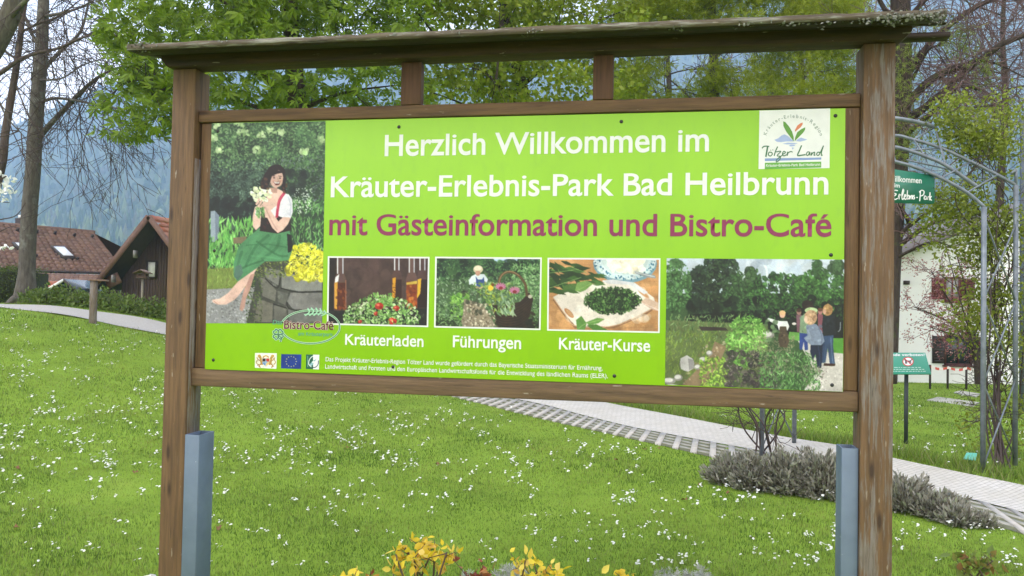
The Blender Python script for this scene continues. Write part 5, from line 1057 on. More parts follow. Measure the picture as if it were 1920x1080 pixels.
# slimmer leaning tree at the frame's edge
D1 = 17.2; b1_ = at(-32, 575, D1); t2 = tree('bare_tree', (b1_[0], b1_[1], float(height(b1_[0], b1_[1]))), 'slim dark bare tree leaning up along the left edge of the photo'); pl = []
tr = limb([(-32,585,D1),(-20,470,D1),(-8,360,D1),(5,300,D1),(10,250,D1),(20,190,D1),(30,130,D1),(37,80,D1),(44,20,D1),(60,-60,D1)], .11, .05, 4); pl.append(tr)
lm = [limb([(-60,170,D1),(-20,150,D1),(8,132,D1-.2),(40,110,D1-.3),(75,98,D1-.4),(110,90,D1-.5),(150,72,D1-.6),(180,65,D1-.8)], .06, .018), limb([(26,150,D1),(40,185,D1),(60,230,D1),(100,270,D1)], .02, .008), limb([(40,60,D1),(70,45,D1),(110,30,D1),(150,0,D1)], .03, .012), limb([(30,110,D1),(0,90,D1),(-40,60,D1)], .03, .012)]
for l in lm: pl.append(l); twigs_along(pl, l[0], 9, 1.8, .012, 2, rng, (.3,0,-.1), seg=.2, wig=.2, grav=-.03, nch=(2,4), rmin=.0048)
wood_mesh('trunk', loc(t2, [p for p in pl if p[2] >= 3]), bark('brown_bark', (.13,.10,.085), (.06,.045,.038)), t2); wood_mesh('twigs', loc(t2, [p for p in pl if p[2] < 3]), BARK_TWIG, t2)
# thick limb crossing the top left corner
D2 = 12.5; b2_ = at(-240, 575, D2); t3 = tree('bare_tree', (b2_[0], b2_[1], float(height(b2_[0], b2_[1]))), 'thick mossy grey trunk crossing the top left corner of the photo'); pl = []
tr = limb([(-240,600,D2),(-200,440,D2),(-120,270,D2),(-50,150,D2),(-8,80,D2),(14,40,D2),(30,0,D2),(50,-60,D2),(60,-160,D2)], .22, .12, 4); pl.append(tr)
for l in (limb([(14,40,D2),(38,12,D2-.2),(60,-10,D2-.3)], .05, .03), limb([(-30,110,D2),(-12,160,D2),(10,215,D2),(40,250,D2)], .02, .008)): pl.append(l); twigs_along(pl, l[0], 7, 1.0, .010, 2, rng, (.2,0,-.5), seg=.14, wig=.3, grav=-.04, nch=(3,4), rmin=.003)
wood_mesh('trunk', loc(t3, [p for p in pl if p[2] >= 3]), bark('mossy_bark', (.13,.12,.09), (.06,.05,.042), (.16,.17,.10)), t3); wood_mesh('twigs', loc(t3, [p for p in pl if p[2] < 3]), BARK_TWIG, t3)
# magnolia twigs with white flowers at the left edge
D3 = 11.0; b3_ = at(-130, 600, D3); t4 = tree('magnolia', (b3_[0], b3_[1], float(height(b3_[0], b3_[1]))), 'magnolia reaching in at the left edge with loose white blossoms', 'tree'); pl = [limb([(-130,640,D3),(-110,520,D3),(-70,440,D3),(-40,380,D3),(-10,345,D3),(12,330,D3)], .05, .008), limb([(-70,440,D3),(-30,420,D3),(0,412,D3),(30,404,D3),(48,380,D3)], .014, .004), limb([(-70,450,D3),(-30,462,D3),(8,466,D3)], .014, .004), limb([(-40,380,D3),(-10,378,D3),(18,380,D3)], .010, .004), limb([(-60,420,D3),(-20,440,D3),(20,425,D3),(35,430,D3)], .010, .003)]
wood_mesh('trunk', loc(t4, pl), BARK_TWIG, t4)
PET = ([(0,0,0),(.3,.4,.15),(.2,.9,.1),(0,1.1,.02),(-.2,.9,.1),(-.3,.4,.15)], [[(0,1,2,3),(0,3,4,5)]])
for k, (px, py, s) in enumerate(((4,328,.10),(14,350,.09),(-2,356,.08),(21,336,.06),(9,463,.07),(0,466,.05),(20,362,.06),(8,372,.05))):
    c = at(px, py, D3)-np.array(t4.location); o = leaf_cloud('blossom', np.repeat(c[None], 9, 0)+rng.normal(0, .02, (9, 3)), s, *PET, M_PETAL, t4, rng)
# ---------------------------------------------------------------- leafy trees behind the sign
def leafy(name, label, base_px, d, trunk, limbs, cents, n, sg, size, T, cols, transl, keep=None, up=None, spread=1.0, ntw=0, barkm=None, seed=1, tw=(1.2,.012), crown='crown'):
    rng = np.random.default_rng(seed); b = at(base_px, 700, d); t = tree(name, (b[0], b[1], float(height(b[0], b[1]))), label); pl = []
    tr = limb([(base_px, 720, d)]+trunk, .25, .10, 4); pl.append((tr[0], np.linspace(*(limbs[0]), len(tr[0])), 4))
    for L, r0, r1 in limbs[1:]:
        l = limb(L, r0, r1); pl.append(l)
        if ntw: twigs_along(pl, l[0], ntw, tw[0], tw[1], 1, rng, seg=.2, wig=.25, nch=(3,5), rmin=.004)
    C = np.array([at(*c[:3]) for c in cents]); P = clump_points(C, n, sg, rng, keep)
    bm_ = barkm or BARK_DARK; wood_mesh('trunk', loc(t, [p for p in pl if p[2] >= 3]), bm_, t)
    if ntw: wood_mesh('twigs', loc(t, [p for p in pl if p[2] < 3]), BARK_TWIG, t)
    leaf_cloud(crown, P-np.array(t.location), size, *T, leafmat(name+'_leaf', cols, transl, .5), t, rng, up, spread); return t
r = np.random.default_rng(3)
# horse chestnut: bright hanging hands of leaflets in layered sprays
def cloud(nc, x, y, d, test=None, seed=3):
    r = np.random.default_rng(seed); out = []
    while len(out) < nc:
        c = (r.uniform(*x), r.uniform(*y), r.uniform(*d))
        if test is None or test(*c): out.append(c)
    return out
def chest(x, y, d):
    lo = 205 if x > 330 else 190
    left = 200+max(0, (70-y))*.4 if y < 90 else 215+max(0, y-100)*.3
    return y < lo and x > left
ce = cloud(300, (195,800), (-260,205), (14,18.5), chest)+[(225,62,14.6),(195,62,14.5),(180,58,14.4),(255,92,14.5),(265,150,14.3),(285,158,14.5),(232,150,14.3),(300,205,14.2),(275,218,14.2),(255,240,14.1),(248,250,14.1),(208,205,14.2),(238,193,14.2),(300,180,14.3),(295,235,14.3)]
DC = 16
leafy('chestnut_tree', 'horse chestnut with bright fresh drooping leaves above the sign\'s left half', 560, DC, [(560,400,DC),(556,200,DC),(545,40,DC),(540,-150,DC)],
      [(.30,.12), ([(556,190,DC),(470,130,DC-.5),(380,100,DC-1),(290,95,DC-1.3),(215,66,DC-1.5)],.08,.012), ([(556,230,DC),(450,190,DC-.5),(360,160,DC-1),(300,170,DC-1.5),(270,200,DC-1.8),(250,242,DC-1.9)],.05,.006), ([(550,120,DC),(640,90,DC),(720,60,DC),(790,50,DC)],.07,.012), ([(548,60,DC),(450,20,DC),(360,-30,DC)],.06,.015), ([(556,210,DC),(640,175,DC-.5),(740,160,DC-.8)],.05,.01), ([(300,165,DC-1.5),(240,150,DC-1.7),(205,190,DC-1.8)],.015,.005)],
      ce, 8200, (.30,.34,.12), .165, CHESTNUT, [(.13,.205,.014),(.17,.265,.018),(.23,.345,.025),(.095,.16,.014),(.28,.39,.035),(.15,.23,.016)], .5, lambda P: (pix(P)[0] > 175) & ((pix(P)[1] < 262) | (pix(P)[0] > 330)), (0,-.15,-.75), .6, 4, None, 11)
def mapl(x, y, d): return y < 215 and (x > 770+ (y-100)*.1)
DM = 19
leafy('maple_tree', 'yellow green maple with small fresh leaves above the middle of the sign', 1010, DM, [(1010,420,DM),(985,200,DM),(955,60,DM),(930,-120,DM)],
      [(.22,.10), ([(990,210,DM),(900,130,DM-.5),(830,80,DM-1),(780,20,DM-1)],.06,.012), ([(980,160,DM),(1060,90,DM-.5),(1130,30,DM-.8)],.06,.012), ([(1000,260,DM),(1080,190,DM-.6),(1160,140,DM-.8)],.05,.01), ([(945,20,DM),(940,50,DM-2),(935,100,DM-2.4),(930,160,DM-2.5)],.05,.02), ([(1000,260,DM),(880,200,DM-.8),(800,170,DM-1)],.04,.01), ([(1040,60,DM-1),(1100,45,DM-1),(1170,20,DM-1)],.03,.01)],
      cloud(230, (775,1190), (-220,215), (16.5,21), mapl, 5), 26000, (.29,.32,.17), .10, MAPLE, [(.23,.31,.022),(.29,.38,.03),(.18,.25,.02),(.36,.42,.045),(.15,.21,.02),(.32,.37,.05)], .55, None, (0,-.1,-.5), .7, 5, None, 12)
def horn(x, y, d):
    if y > 215: return False
    if y > 95: return ((x-1455)/165)**2+((y-175)/70)**2 < 1 or ((x-1195)/48)**2+((y-160)/52)**2 < 1 or ((x-1300)/40)**2+((y-185)/28)**2 < .6
    return ((x-1430)/180)**2+((y+10)/85)**2 < 1 or ((x-1560)/70)**2+((y-60)/50)**2 < 1 or ((x-1220)/90)**2+((y-20)/70)**2 < 1
DH = 20
leafy('hornbeam_tree', 'airy yellow green tree with the bare grey trunk above the sign\'s right half', 1345, DH, [(1345,420,DH),(1342,250,DH),(1338,100,DH),(1335,0,DH),(1332,-160,DH)],
      [(.16,.09), ([(1342,280,DH),(1400,220,DH-.5),(1470,160,DH-.8),(1560,130,DH-1)],.05,.008), ([(1340,230,DH),(1280,170,DH-.4),(1220,120,DH-.7)],.04,.008), ([(1338,110,DH),(1420,50,DH-.4),(1500,10,DH-.5)],.05,.01), ([(1337,90,DH),(1270,40,DH-.4),(1200,0,DH-.5)],.05,.01), ([(1342,290,DH),(1470,230,DH-1),(1600,170,DH-1.4)],.04,.008), ([(1338,60,DH),(1370,-20,DH),(1420,-80,DH)],.05,.01)],
      cloud(190, (1150,1625), (-120,215), (18,21), horn, 6), 26000, (.25,.28,.17), .155, SPRIG, [(.27,.33,.022),(.33,.40,.028),(.20,.26,.02),(.40,.44,.05),(.29,.35,.03)], .55, None, (0,0,-.1), 1.0, 8, BARK_GREY, 13)
# big larch-like tree on the right with heavy limbs
DL = 17; rng = np.random.default_rng(41); b = at(1660, 712, DL); lt = tree('larch_tree', (b[0], b[1], float(height(b[0], b[1]))), 'big dark trunked tree with heavy limbs sweeping up right of the sign post'); pl = []
tr = limb([(1660,718,DL),(1664,600,DL),(1668,500,DL),(1675,400,DL),(1683,300,DL),(1689,200,DL),(1690,100,DL),(1688,0,DL),(1684,-140,DL)], .24, .2, 4); pl.append(tr)
lb = [limb([(1692,205,DL),(1738,156,DL-.2),(1781,132,DL-.4),(1836,113,DL-.6),(1874,86,DL-.8),(1920,66,DL-1),(1990,40,DL-1)], .095, .05), limb([(1690,235,DL),(1758,183,DL-.3),(1790,150,DL-.4),(1836,113,DL-.6)], .09, .06), limb([(1688,262,DL),(1766,194,DL-.6),(1793,163,DL-.8),(1836,167,DL-1),(1860,185,DL-1),(1878,212,DL-1.1)], .06, .02),
      limb([(1694,150,DL),(1738,89,DL+.2),(1781,47,DL+.3),(1836,10,DL+.3),(1890,-10,DL+.3)], .085, .05), limb([(1710,150,DL),(1740,95,DL-.2),(1762,85,DL-.4)], .04, .015), limb([(1700,70,DL),(1660,20,DL),(1630,-40,DL)], .08, .03), limb([(1836,113,DL-.6),(1870,120,DL-.8),(1930,150,DL-.9)], .03, .012), limb([(1700,40,DL),(1740,-5,DL),(1790,-40,DL)], .07, .03), limb([(1793,163,DL-.8),(1760,205,DL-.9),(1735,250,DL-1)], .03, .01)]
for l in lb: pl.append(l); twigs_along(pl, l[0], 11, 1.5, .013, 2, rng, (.3,0,.1), seg=.18, wig=.26, grav=-.03, nch=(3,5), rmin=.0045)
for l in (lb[0], lb[3]): twigs_along(pl, l[0], 14, 1.8, .011, 2, rng, (.6,0,.1), seg=.2, wig=.22, grav=-.04, nch=(3,5), rmin=.0045)
for l in (limb([(1672,470,DL),(1728,430,DL-.4),(1760,415,DL-.8),(1800,408,DL-1)], .06, .015), limb([(1674,450,DL),(1730,405,DL-.6),(1770,390,DL-1)], .05, .012), limb([(1670,490,DL),(1740,455,DL-.8),(1785,462,DL-1.2)], .04, .01), limb([(1706,420,DL),(1690,390,DL-.8),(1680,370,DL-1)], .05, .02)): pl.append(l); twigs_along(pl, l[0], 8, .6, .012, 2, rng, (.1,0,.4), seg=.09, wig=.45, grav=0, nch=(2,3), rmin=.005)
wood_mesh('trunk', loc(lt, [p for p in pl if p[2] >= 3]), BARK_DARK, lt); wood_mesh('twigs', loc(lt, [p for p in pl if p[2] < 3]), BARK_PURP, lt)
cs = [(1690,95,DL-.5),(1688,130,DL-.5),(1696,150,DL-.5),(1690,170,DL-.5),(1780,85,DL-.6),(1795,75,DL-.6),(1800,95,DL-.5),(1770,65,DL-.5),(1825,115,DL-.8),(1840,130,DL-.8),(1845,145,DL-.8),(1700,250,DL-.6),(1690,270,DL-.6),(1705,290,DL-.6),(1720,55,DL-.5),(1810,70,DL-.6),(1695,205,DL-.5),(1690,235,DL-.5)]
leaf_cloud('crown', clump_points([at(*c) for c in cs], 900, (.17,.17,.17), rng)-np.array(lt.location), .11, *SPRIG, leafmat('larch_needle', [(.20,.26,.04),(.25,.31,.05),(.16,.21,.035),(.28,.34,.08)], .4), lt, rng)
# twiggy reddish background trees between
for k, (px, d, lab) in enumerate(((1880,26,'reddish bare twiggy tree far right behind the heavy limbs'),(1500,27,'bare purple twigged tree behind the airy yellow green tree'),(1250,29,'bare grey twigged tree between the maple and the airy tree'))):
    rng = np.random.default_rng(60+k); b = at(px, 690, d); t = tree('twiggy_tree', (b[0], b[1], float(height(b[0], b[1]))), lab); pl = []; tr = limb([(px,700,d),(px-6,400,d),(px+5,200,d),(px,60,d),(px+8,-80,d)], .16, .05, 4); pl.append(tr)
    for j in range(19): kk = rng.integers(len(tr[0])//3, len(tr[0])); dd = rng.normal(0, 1, 3); dd[2] = abs(dd[2])*.7+.2; tp = []; grow(tr[0][kk], dd, 3.2*rng.uniform(.6, 1.2), .03, 3, rng, pl, tp, seg=.4, wig=.2, grav=0, nch=(3,4), rmin=.009)
    wood_mesh('trunk', loc(t, [p for p in pl if p[2] >= 3]), BARK_DARK, t); wood_mesh('twigs', loc(t, [p for p in pl if p[2] < 3]), (BARK_PURP, BARK_PURP, BARK_TWIG)[k], t)
# red-leaved plum before the white house
DP = 19; rng = np.random.default_rng(45); b = at(1835, 716, DP); t = tree('plum_tree', (b[0], b[1], float(height(b[0], b[1]))), 'small red leaved blossoming plum before the white house windows'); pl = []
tr = limb([(1835,720,DP),(1832,680,DP),(1825,650,DP),(1815,620,DP)], .09, .06, 4); pl.append(tr); tips = []
for L in ([(1822,640,DP),(1790,610,DP-.2),(1750,590,DP-.4),(1712,575,DP-.5)], [(1818,625,DP),(1790,580,DP),(1765,540,DP),(1745,505,DP)], [(1815,620,DP),(1815,570,DP),(1805,520,DP),(1795,480,DP)], [(1825,630,DP),(1850,580,DP),(1870,530,DP)], [(1820,635,DP),(1780,625,DP-.4),(1740,612,DP-.6)]):
    l = limb(L, .035, .008); pl.append(l); tips += twigs_along(pl, l[0], 15, .55, .008, 1, rng, (0,0,.2), seg=.1, wig=.25, grav=.0, nch=(3,4), rmin=.004)
wood_mesh('trunk', loc(t, [p for p in pl if p[2] >= 3]), BARK_DARK, t); wood_mesh('twigs', loc(t, [p for p in pl if p[2] < 3]), plain('plum_twig', (.11,.045,.045), (.07,.03,.03)), t)
tp = np.array([a for a, _ in tips]); tp = tp[rng.integers(0, len(tp), 3400)]+rng.normal(0, .06, (3400, 3)); leaf_cloud('crown', tp-np.array(t.location), .06, *SMALL, leafmat('plum_leaf', [(.26,.07,.085),(.36,.13,.14),(.46,.22,.22),(.18,.045,.055),(.5,.3,.28)], .35), t, rng)
# ---------------------------------------------------------------- hedge and beds on the left
def bush(name, c, rad, n, size, T, m, label, cat, rng, group=None, stems=0, flat=.8, core=None):
    """leaves spread over and inside a lumpy mound"""
    t = empty(name, c, 0, label, cat, group); u = rng.normal(0, 1, (n, 3)); u /= np.linalg.norm(u, axis=1)[:, None]; u[:, 2] = np.abs(u[:, 2])
    lump = 1+.16*np.sin(u[:, 0]*7+c[0])*np.sin(u[:, 1]*6+1)+.14*np.sin(u[:, 2]*9+u[:, 0]*5); rr = rng.uniform(.62, 1.04, n)*lump
    leaf_cloud('foliage', u*rr[:, None]*np.array(rad), size, *T, m, t, rng, (0,0,flat), .9); q = MB()
    for k in range(max(3, stems)):
        a = rng.uniform(0, 6.28); e = np.array([math.cos(a)*rad[0]*.6, math.sin(a)*rad[1]*.6, rad[2]*rng.uniform(.5, .85)]); q.tube([(0,0,-.05), e*.4+(0,0,.08), e], [.018,.012,.006], 5)
    q.build('stems', BARK_TWIG, t); return t
rng = np.random.default_rng(51); M_HEDGE = leafmat('hedge_leaf', [(.055,.085,.014),(.075,.11,.016),(.045,.07,.013),(.10,.135,.025)], .25); M_HERB = leafmat('herb_leaf', [(.11,.18,.03),(.15,.22,.045),(.09,.14,.03),(.18,.25,.06),(.13,.17,.05)], .3)
hp = at(-60, 560, 20.5); hg = float(height(hp[0], hp[1])); hed = empty('hedge', (hp[0], hp[1], hg), 0, 'clipped dark green hedge behind the tall bare trunk', 'hedge')
hx0, hx1 = at(-260, 560, 20.5)[0]-hp[0], at(82, 560, 20.5)[0]-hp[0]; hz_ = at(0, 504, 20.5)[2]-hg; n = 7500
P = np.stack([rng.uniform(hx0, hx1, n), rng.uniform(-.5, .5, n), rng.uniform(-.3, hz_, n)], -1); P[:, 2] += .05*np.sin(P[:, 0]*5); e = rng.integers(0, 3, n); P[e == 0, 1] = -.5+rng.normal(0, .05, (e == 0).sum()); P[e == 1, 2] = hz_+rng.normal(0, .05, (e == 1).sum())
corner = (P[:, 0] > hx1-.25) & (P[:, 2] > hz_-.25) & ((P[:, 0]-hx1+.25)**2+(P[:, 2]-hz_+.25)**2 > .08); P = P[~corner]
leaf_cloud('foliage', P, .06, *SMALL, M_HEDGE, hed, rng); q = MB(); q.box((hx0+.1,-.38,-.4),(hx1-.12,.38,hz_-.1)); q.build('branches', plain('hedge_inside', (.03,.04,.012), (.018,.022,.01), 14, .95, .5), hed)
for k, (px, w, h, d) in enumerate(((88,.42,.36,17.9),(120,.50,.42,18.1),(155,.48,.34,17.8),(195,.46,.44,18.2),(228,.52,.40,17.9),(262,.46,.36,17.8),(294,.5,.42,18.0),(325,.45,.40,18.1),(65,.4,.30,18.3))):
    c = at(px, 590, d); c[2] = float(height(c[0], c[1])); bush('herb_bush', tuple(c), (w, .42, h), 520, .085, SMALL, M_HERB,
      ('leafy green herb bush right beside the bare trunk','leafy green herb bush before the glazed garden shelter','low green herb bush just left of the capped wooden post','leafy herb bush just right of the capped wooden post','rounded green herb bush left of the bird table','low green herb bush in front of the bird table pole','leafy green herb bush right of the bird table','green herb bush half hidden behind the left sign post','small green herb bush half hidden by the bare trunk')[k], 'bush', rng, 'herb bushes along the gravel path')
# ---------------------------------------------------------------- lavender mounds by the path
M_LAV = leafmat('lavender_twig', [(.28,.27,.22),(.35,.335,.275),(.20,.195,.15),(.43,.41,.35),(.26,.29,.18),(.14,.125,.095)], .2, .8)
SPIKE = ([(-.03,0,0),(.03,0,0),(.10,.62,.03),(0,1,.0),(-.10,.62,.03)], [[(0,1,2,3,4)]])
def lavender(px, py, w, dpt, h, n, label, rng, size=.06, d=None):
    c = gp(px, py); n = int(n*1.5); h *= .84; t = empty('lavender_bush', tuple(c), 0, label, 'bush', 'grey lavender bushes'); u = rng.normal(0, 1, (n, 3)); u /= np.linalg.norm(u, axis=1)[:, None]; u[:, 2] = np.abs(u[:, 2]); lump = 1+.2*np.sin(u[:, 0]*8+px)*np.cos(u[:, 1]*7)+.12*np.sin(u[:, 2]*11+u[:, 0]*9)
    P = u*(rng.uniform(.45, .95, n)*lump)[:, None]*np.array([w, dpt, h]); R = np.zeros((n, 3, 3)); f = u+rng.normal(0, .45, (n, 3))+np.array([0,0,.5]); f /= np.linalg.norm(f, axis=1)[:, None]; s = np.cross(f, rng.normal(0, 1, (n, 3))); s /= np.linalg.norm(s, axis=1)[:, None]; R = np.stack([s, f, np.cross(s, f)], -1)
    T = np.array(SPIKE[0]); V = np.einsum('nij,vj->nvi', R, T*np.array([1.4,1,1]))*(size*rng.uniform(.6, 1.3, n))[:, None, None]+P[:, None]; mesh_np('twigs', V.reshape(-1, 3), np.arange(n*5).reshape(-1, 5), M_LAV, t); q = MB()
    for k in range(14): a = rng.uniform(0, 6.28); e = np.array([math.cos(a)*w*.7, math.sin(a)*dpt*.7, h*rng.uniform(.3, .75)]); q.tube([(0,0,-.03), e*.5+(0,0,.03), e], [.012,.009,.005], 5)
    q.build('stems', BARK_TWIG, t); return t
rng = np.random.default_rng(53)
lavender(1375, 905, .26, .22, .30, 2300, 'low grey lavender bush at the left end of the lavender row by the path', rng); lavender(1425, 915, .30, .26, .34, 3000, 'wide grey lavender bush at the foot of the arch\'s left legs', rng); lavender(1482, 920, .30, .3, .40, 3400, 'tallest grey lavender bush in the row beside the path', rng); lavender(1540, 928, .26, .28, .42, 3000, 'grey lavender bush just left of the blue steel bracket', rng)
lavender(1700, 955, .24, .22, .29, 2300, 'grey lavender bush just right of the flaked sign post', rng); lavender(1760, 968, .22, .18, .21, 1500, 'small lavender bush to the right of the flaked post, before the paver strip', rng); lavender(1795, 982, .14, .14, .16, 900, 'smallest grey lavender tuft at the right end of the row', rng, .06); lavender(1840, 986, .10, .10, .10, 500, 'flat grey lavender tuft beside the paver strip', rng, .05)
# silvery cushions and roses at the foot of the sign
M_SANT = leafmat('silver_leaf', [(.36,.37,.34),(.46,.47,.44),(.27,.28,.25)], .1, .8)
def ground_at(px, py_top, d): p = at(px, py_top, d); return np.array([p[0], p[1], float(height(p[0], p[1]))]), p[2]
for px, py, w, lab in ((960,1058,.16,'silver grey cushion plant between the yellow leaved roses'),(1262,1066,.17,'silver grey cushion plant right of the smaller yellow rose'),(1312,1064,.15,'silver cushion plant farthest right in the foreground bed'),(880,1074,.10,'tiny silver cushion plant just right of the larger yellow rose')):
    c, zt = ground_at(px, py, 4.0); t = empty('cushion_plant', tuple(c), 0, lab, 'plant', 'silver cushion plants'); h = zt-c[2]; n = 900; u = rng.normal(0, 1, (n, 3)); u /= np.linalg.norm(u, axis=1)[:, None]; u[:, 2] = np.abs(u[:, 2])
    leaf_cloud('foliage', u*rng.uniform(.7, 1.0, (n, 1))*np.array([w, w, h]), .03, *SPRIG, M_SANT, t, rng, (0,0,.5)); q = MB(); [q.tube([(0,0,-.02), (math.cos(a)*w*.4, math.sin(a)*w*.4, h*.7)], .006, 5) for a in range(6)]; q.build('stems', BARK_TWIG, t)
M_ROSE = leafmat('yellow_rose_leaf', [(.70,.54,.03),(.78,.62,.06),(.66,.46,.03),(.78,.66,.14),(.62,.34,.07),(.72,.58,.04)], .35); M_ROSER = leafmat('red_rose_leaf', [(.24,.07,.03),(.16,.035,.025),(.34,.12,.05),(.5,.3,.06)], .25); M_ROSEG = leafmat('green_rose_leaf', [(.14,.20,.04),(.22,.26,.05),(.30,.16,.06)], .3); M_RSTEM = plain('rose_stem', (.06,.055,.025), (.09,.04,.03), 12)
OV = ([(0,0,0),(.26,.25,.05),(.30,.55,.04),(.14,.85,.0),(0,1.05,-.06),(-.14,.85,.0),(-.30,.55,.04),(-.26,.25,.05),(0,.5,-.03)], [[(0,1,8),(1,2,8),(2,3,8),(3,4,8),(4,5,8),(5,6,8),(6,7,8),(7,0,8)]])
def rose(px, d, heads, m, label, rng, leaf=.05, per=22, base=None):
    c, _ = ground_at(px, 1000, d); t = empty('rose_bush', tuple(c), 0, label, 'bush', 'rose bushes below the sign'); q = MB(); C = []; buds = []
    for (x, y) in heads:
        e = at(x, y+15, d+rng.uniform(-.12, .12))-c; a = np.array([rng.normal(0, .03), rng.normal(0, .03), -.05]); mid = (a+e)/2+np.array([rng.normal(0, .03), rng.normal(0, .03), .05]); q.tube(smooth_line(np.array([a, mid, e]), 5), np.linspace(.008, .0035, 11), 6)
        for _ in range(3):
            f = rng.uniform(.8, 1.0); b0 = mid*(1-f)+e*f; dv = rng.normal(0, .032, 3)+np.array([0,0,.01]); q.tube([b0, b0+dv*.6, b0+dv*1.2], [.003,.002,.0015], 4); C += [b0+dv*s+rng.normal(0, .008, 3) for s in (.4,.7,1.0,1.25)]
        C += [e+rng.normal(0, .024, 3)*np.array([1.2,1,.7]) for _ in range(per)]
    q.build('stems', M_RSTEM, t); leaf_cloud('leaves', np.array(C), leaf, *OV, m, t, rng, (0,0,.1), .8); return t
rng = np.random.default_rng(57)
rose(795, 3.75, [(760,1012),(790,1000),(815,1010),(838,1020),(775,1030),(805,1030),(830,1040),(738,1062),(742,1024)], M_ROSE, 'larger rose bush with bright yellow leaves below the sign', rng, .044, 6)
rose(1010, 3.75, [(985,1036),(1003,1050),(1030,1058),(1050,1062),(980,1046),(1045,1066)], M_ROSE, 'smaller rose bush with yellow leaves right of the larger one', rng, .042, 4)
rose(648, 3.7, [(640,1076),(658,1080)], M_ROSE, 'sprig of yellow rose leaves at the bottom edge, left of the larger bush', rng, .045, 3); rose(1150, 3.7, [(1165,1074),(1180,1070),(1150,1080)], M_ROSE, 'low yellow rose tip at the bottom edge right of the smaller bush', rng, .045, 3)
rose(900, 3.7, [(885,1070),(893,1064),(690,1076),(905,1078)], M_ROSER, 'dark red rose shoots between the two yellow bushes', rng, .04, 3)
rose(1830, 4.35, [(1800,1045),(1820,1040),(1850,1042),(1862,1036),(1835,1050),(1808,1060)], M_ROSEG, 'thin rose bush with green and reddish leaves at the lower right', rng, .05, 2)
p = at(282, 1079, 4.3); q = MB(); rs = np.random.default_rng(4); V = []; nl, nk = 6, 12
for l in range(nl):
    a = (l/(nl-1)-.5)*math.pi
    for k in range(nk): b_ = k*2*math.pi/nk; rr = 1+.12*math.sin(3*b_+l)+rs.normal(0, .03); V.append((.055*math.cos(a)*math.cos(b_)*rr, .045*math.cos(a)*math.sin(b_)*rr, .075*math.sin(a)*rr))
zst = p[2]-float(height(p[0], p[1])); V = np.array(V)*np.array([1,1,zst/2/.075*1.05])+np.array([0,0,zst*.5]); q.add(V, [(l*nk+k, l*nk+(k+1) % nk, (l+1)*nk+(k+1) % nk, (l+1)*nk+k) for l in range(nl-1) for k in range(nk)]); st = q.build('marker_stone', plain('white_stone', (.72,.70,.66), (.55,.53,.5), 20, .8, .3), smooth=True); st.location = (p[0], p[1], float(height(p[0], p[1]))); tag(st, 'upright white stone beside the left sign post at the bottom edge', 'stone')
# ================================================================== ROSE ARCH, HANGING SIGN, NOTICE, CLIMBER, LAMP POST
M_GALV = plain('galvanised_tube', (.21,.235,.26), (.12,.14,.16), 14, .45, .15, .35)
A0 = gp(1845, 886); arch = empty('rose_arch', tuple(A0), 0, 'galvanised tube rose arch spanning the paved path behind the sign', 'arch'); al = lambda a: np.asarray(a, float)-np.array(arch.location)
dA = float(A0[1]); dB = dA+.55; LA, LB = gp(1428, 856), gp(1489, 832)
def down(px, y, d): p = at(px, y, d); return p, np.array([p[0], p[1], float(height(p[0], p[1]))-.05])
rA, rAg = down(1845, 388, dA); rB, rBg = down(1905, 347, dB)
for p, g in ((rA, rAg), (rB, rBg)):
    q = MB(); q.tube([al(g), al((g+p)/2), al(p)], .026, 10); q.build('leg', M_GALV, arch, smooth=True)
legL = []
for G, h in ((LA, rA[2]), (LB, rB[2])):
    g = np.array([G[0], G[1], G[2]-.05]); p = np.array([G[0], G[1], h]); legL.append(p); q = MB(); q.tube([al(g), al((g+p)/2), al(p)], .026, 10); q.build('leg', M_GALV, arch, smooth=True)
def hoop(P, R, r=.018): q = MB(); q.tube(al(smooth_line(np.array(P), 10)), r, 10); q.build('hoop', M_GALV, arch, smooth=True)
mA = [at(1813, 361, dA+.03), at(1765, 334, dA+.08), at(1720, 315, dA+.14), at(1678, 303, dA+.2), at(1636, 297, dA+.27)]
apA = mA[-1]; hoop([rA]+mA+[apA*.5+legL[0]*.5+(0,0,.25), legL[0]*.85+apA*.15+(0,0,.08), legL[0]], 0)
mB = [at(1870, 328, dB+.03), at(1820, 303, dB+.1), at(1765, 278, dB+.2), at(1713, 262, dB+.3), at(1670, 254, dB+.4)]
apB = mB[-1]; hoop([rB]+mB+[apB*.5+legL[1]*.5+(0,0,.3), legL[1]*.85+apB*.15+(0,0,.1), legL[1]], 0)
mC = [at(1773, 310, dA+.35), at(1735, 293, dA+.4), at(1703, 282, dA+.45), at(1672, 275, dA+.5)]; hoop([at(1835, 352, dA+.3)]+mC+[at(1600, 268, dA+.6)], 0, .02)
hoop([at(1753, 238, dB+.5), at(1720, 229, dB+.55), at(1680, 222, dB+.6), at(1620, 216, dB+.7)], 0, .024)
def braces(L, r=.009):
    q = MB()
    for a, b_ in L: q.tube([al(a), al((np.array(a)+np.array(b_))/2), al(b_)], r, 6)
    q.build('lattice', M_GALV, arch, smooth=True)
br = []
zs = np.linspace(rAg[2]+.1, min(rA[2], rB[2])-.1, 4)
for a, b_ in zip(zs[:-1], zs[1:]): br += [((rA[0],rA[1],a), (rB[0],rB[1],b_)), ((rB[0],rB[1],a), (rA[0],rA[1],b_))]
for a, b_ in zip(zs[:-1], zs[1:]): br += [((LA[0],LA[1],a), (LB[0],LB[1],b_)), ((LB[0],LB[1],a), (LA[0],LA[1],b_))]
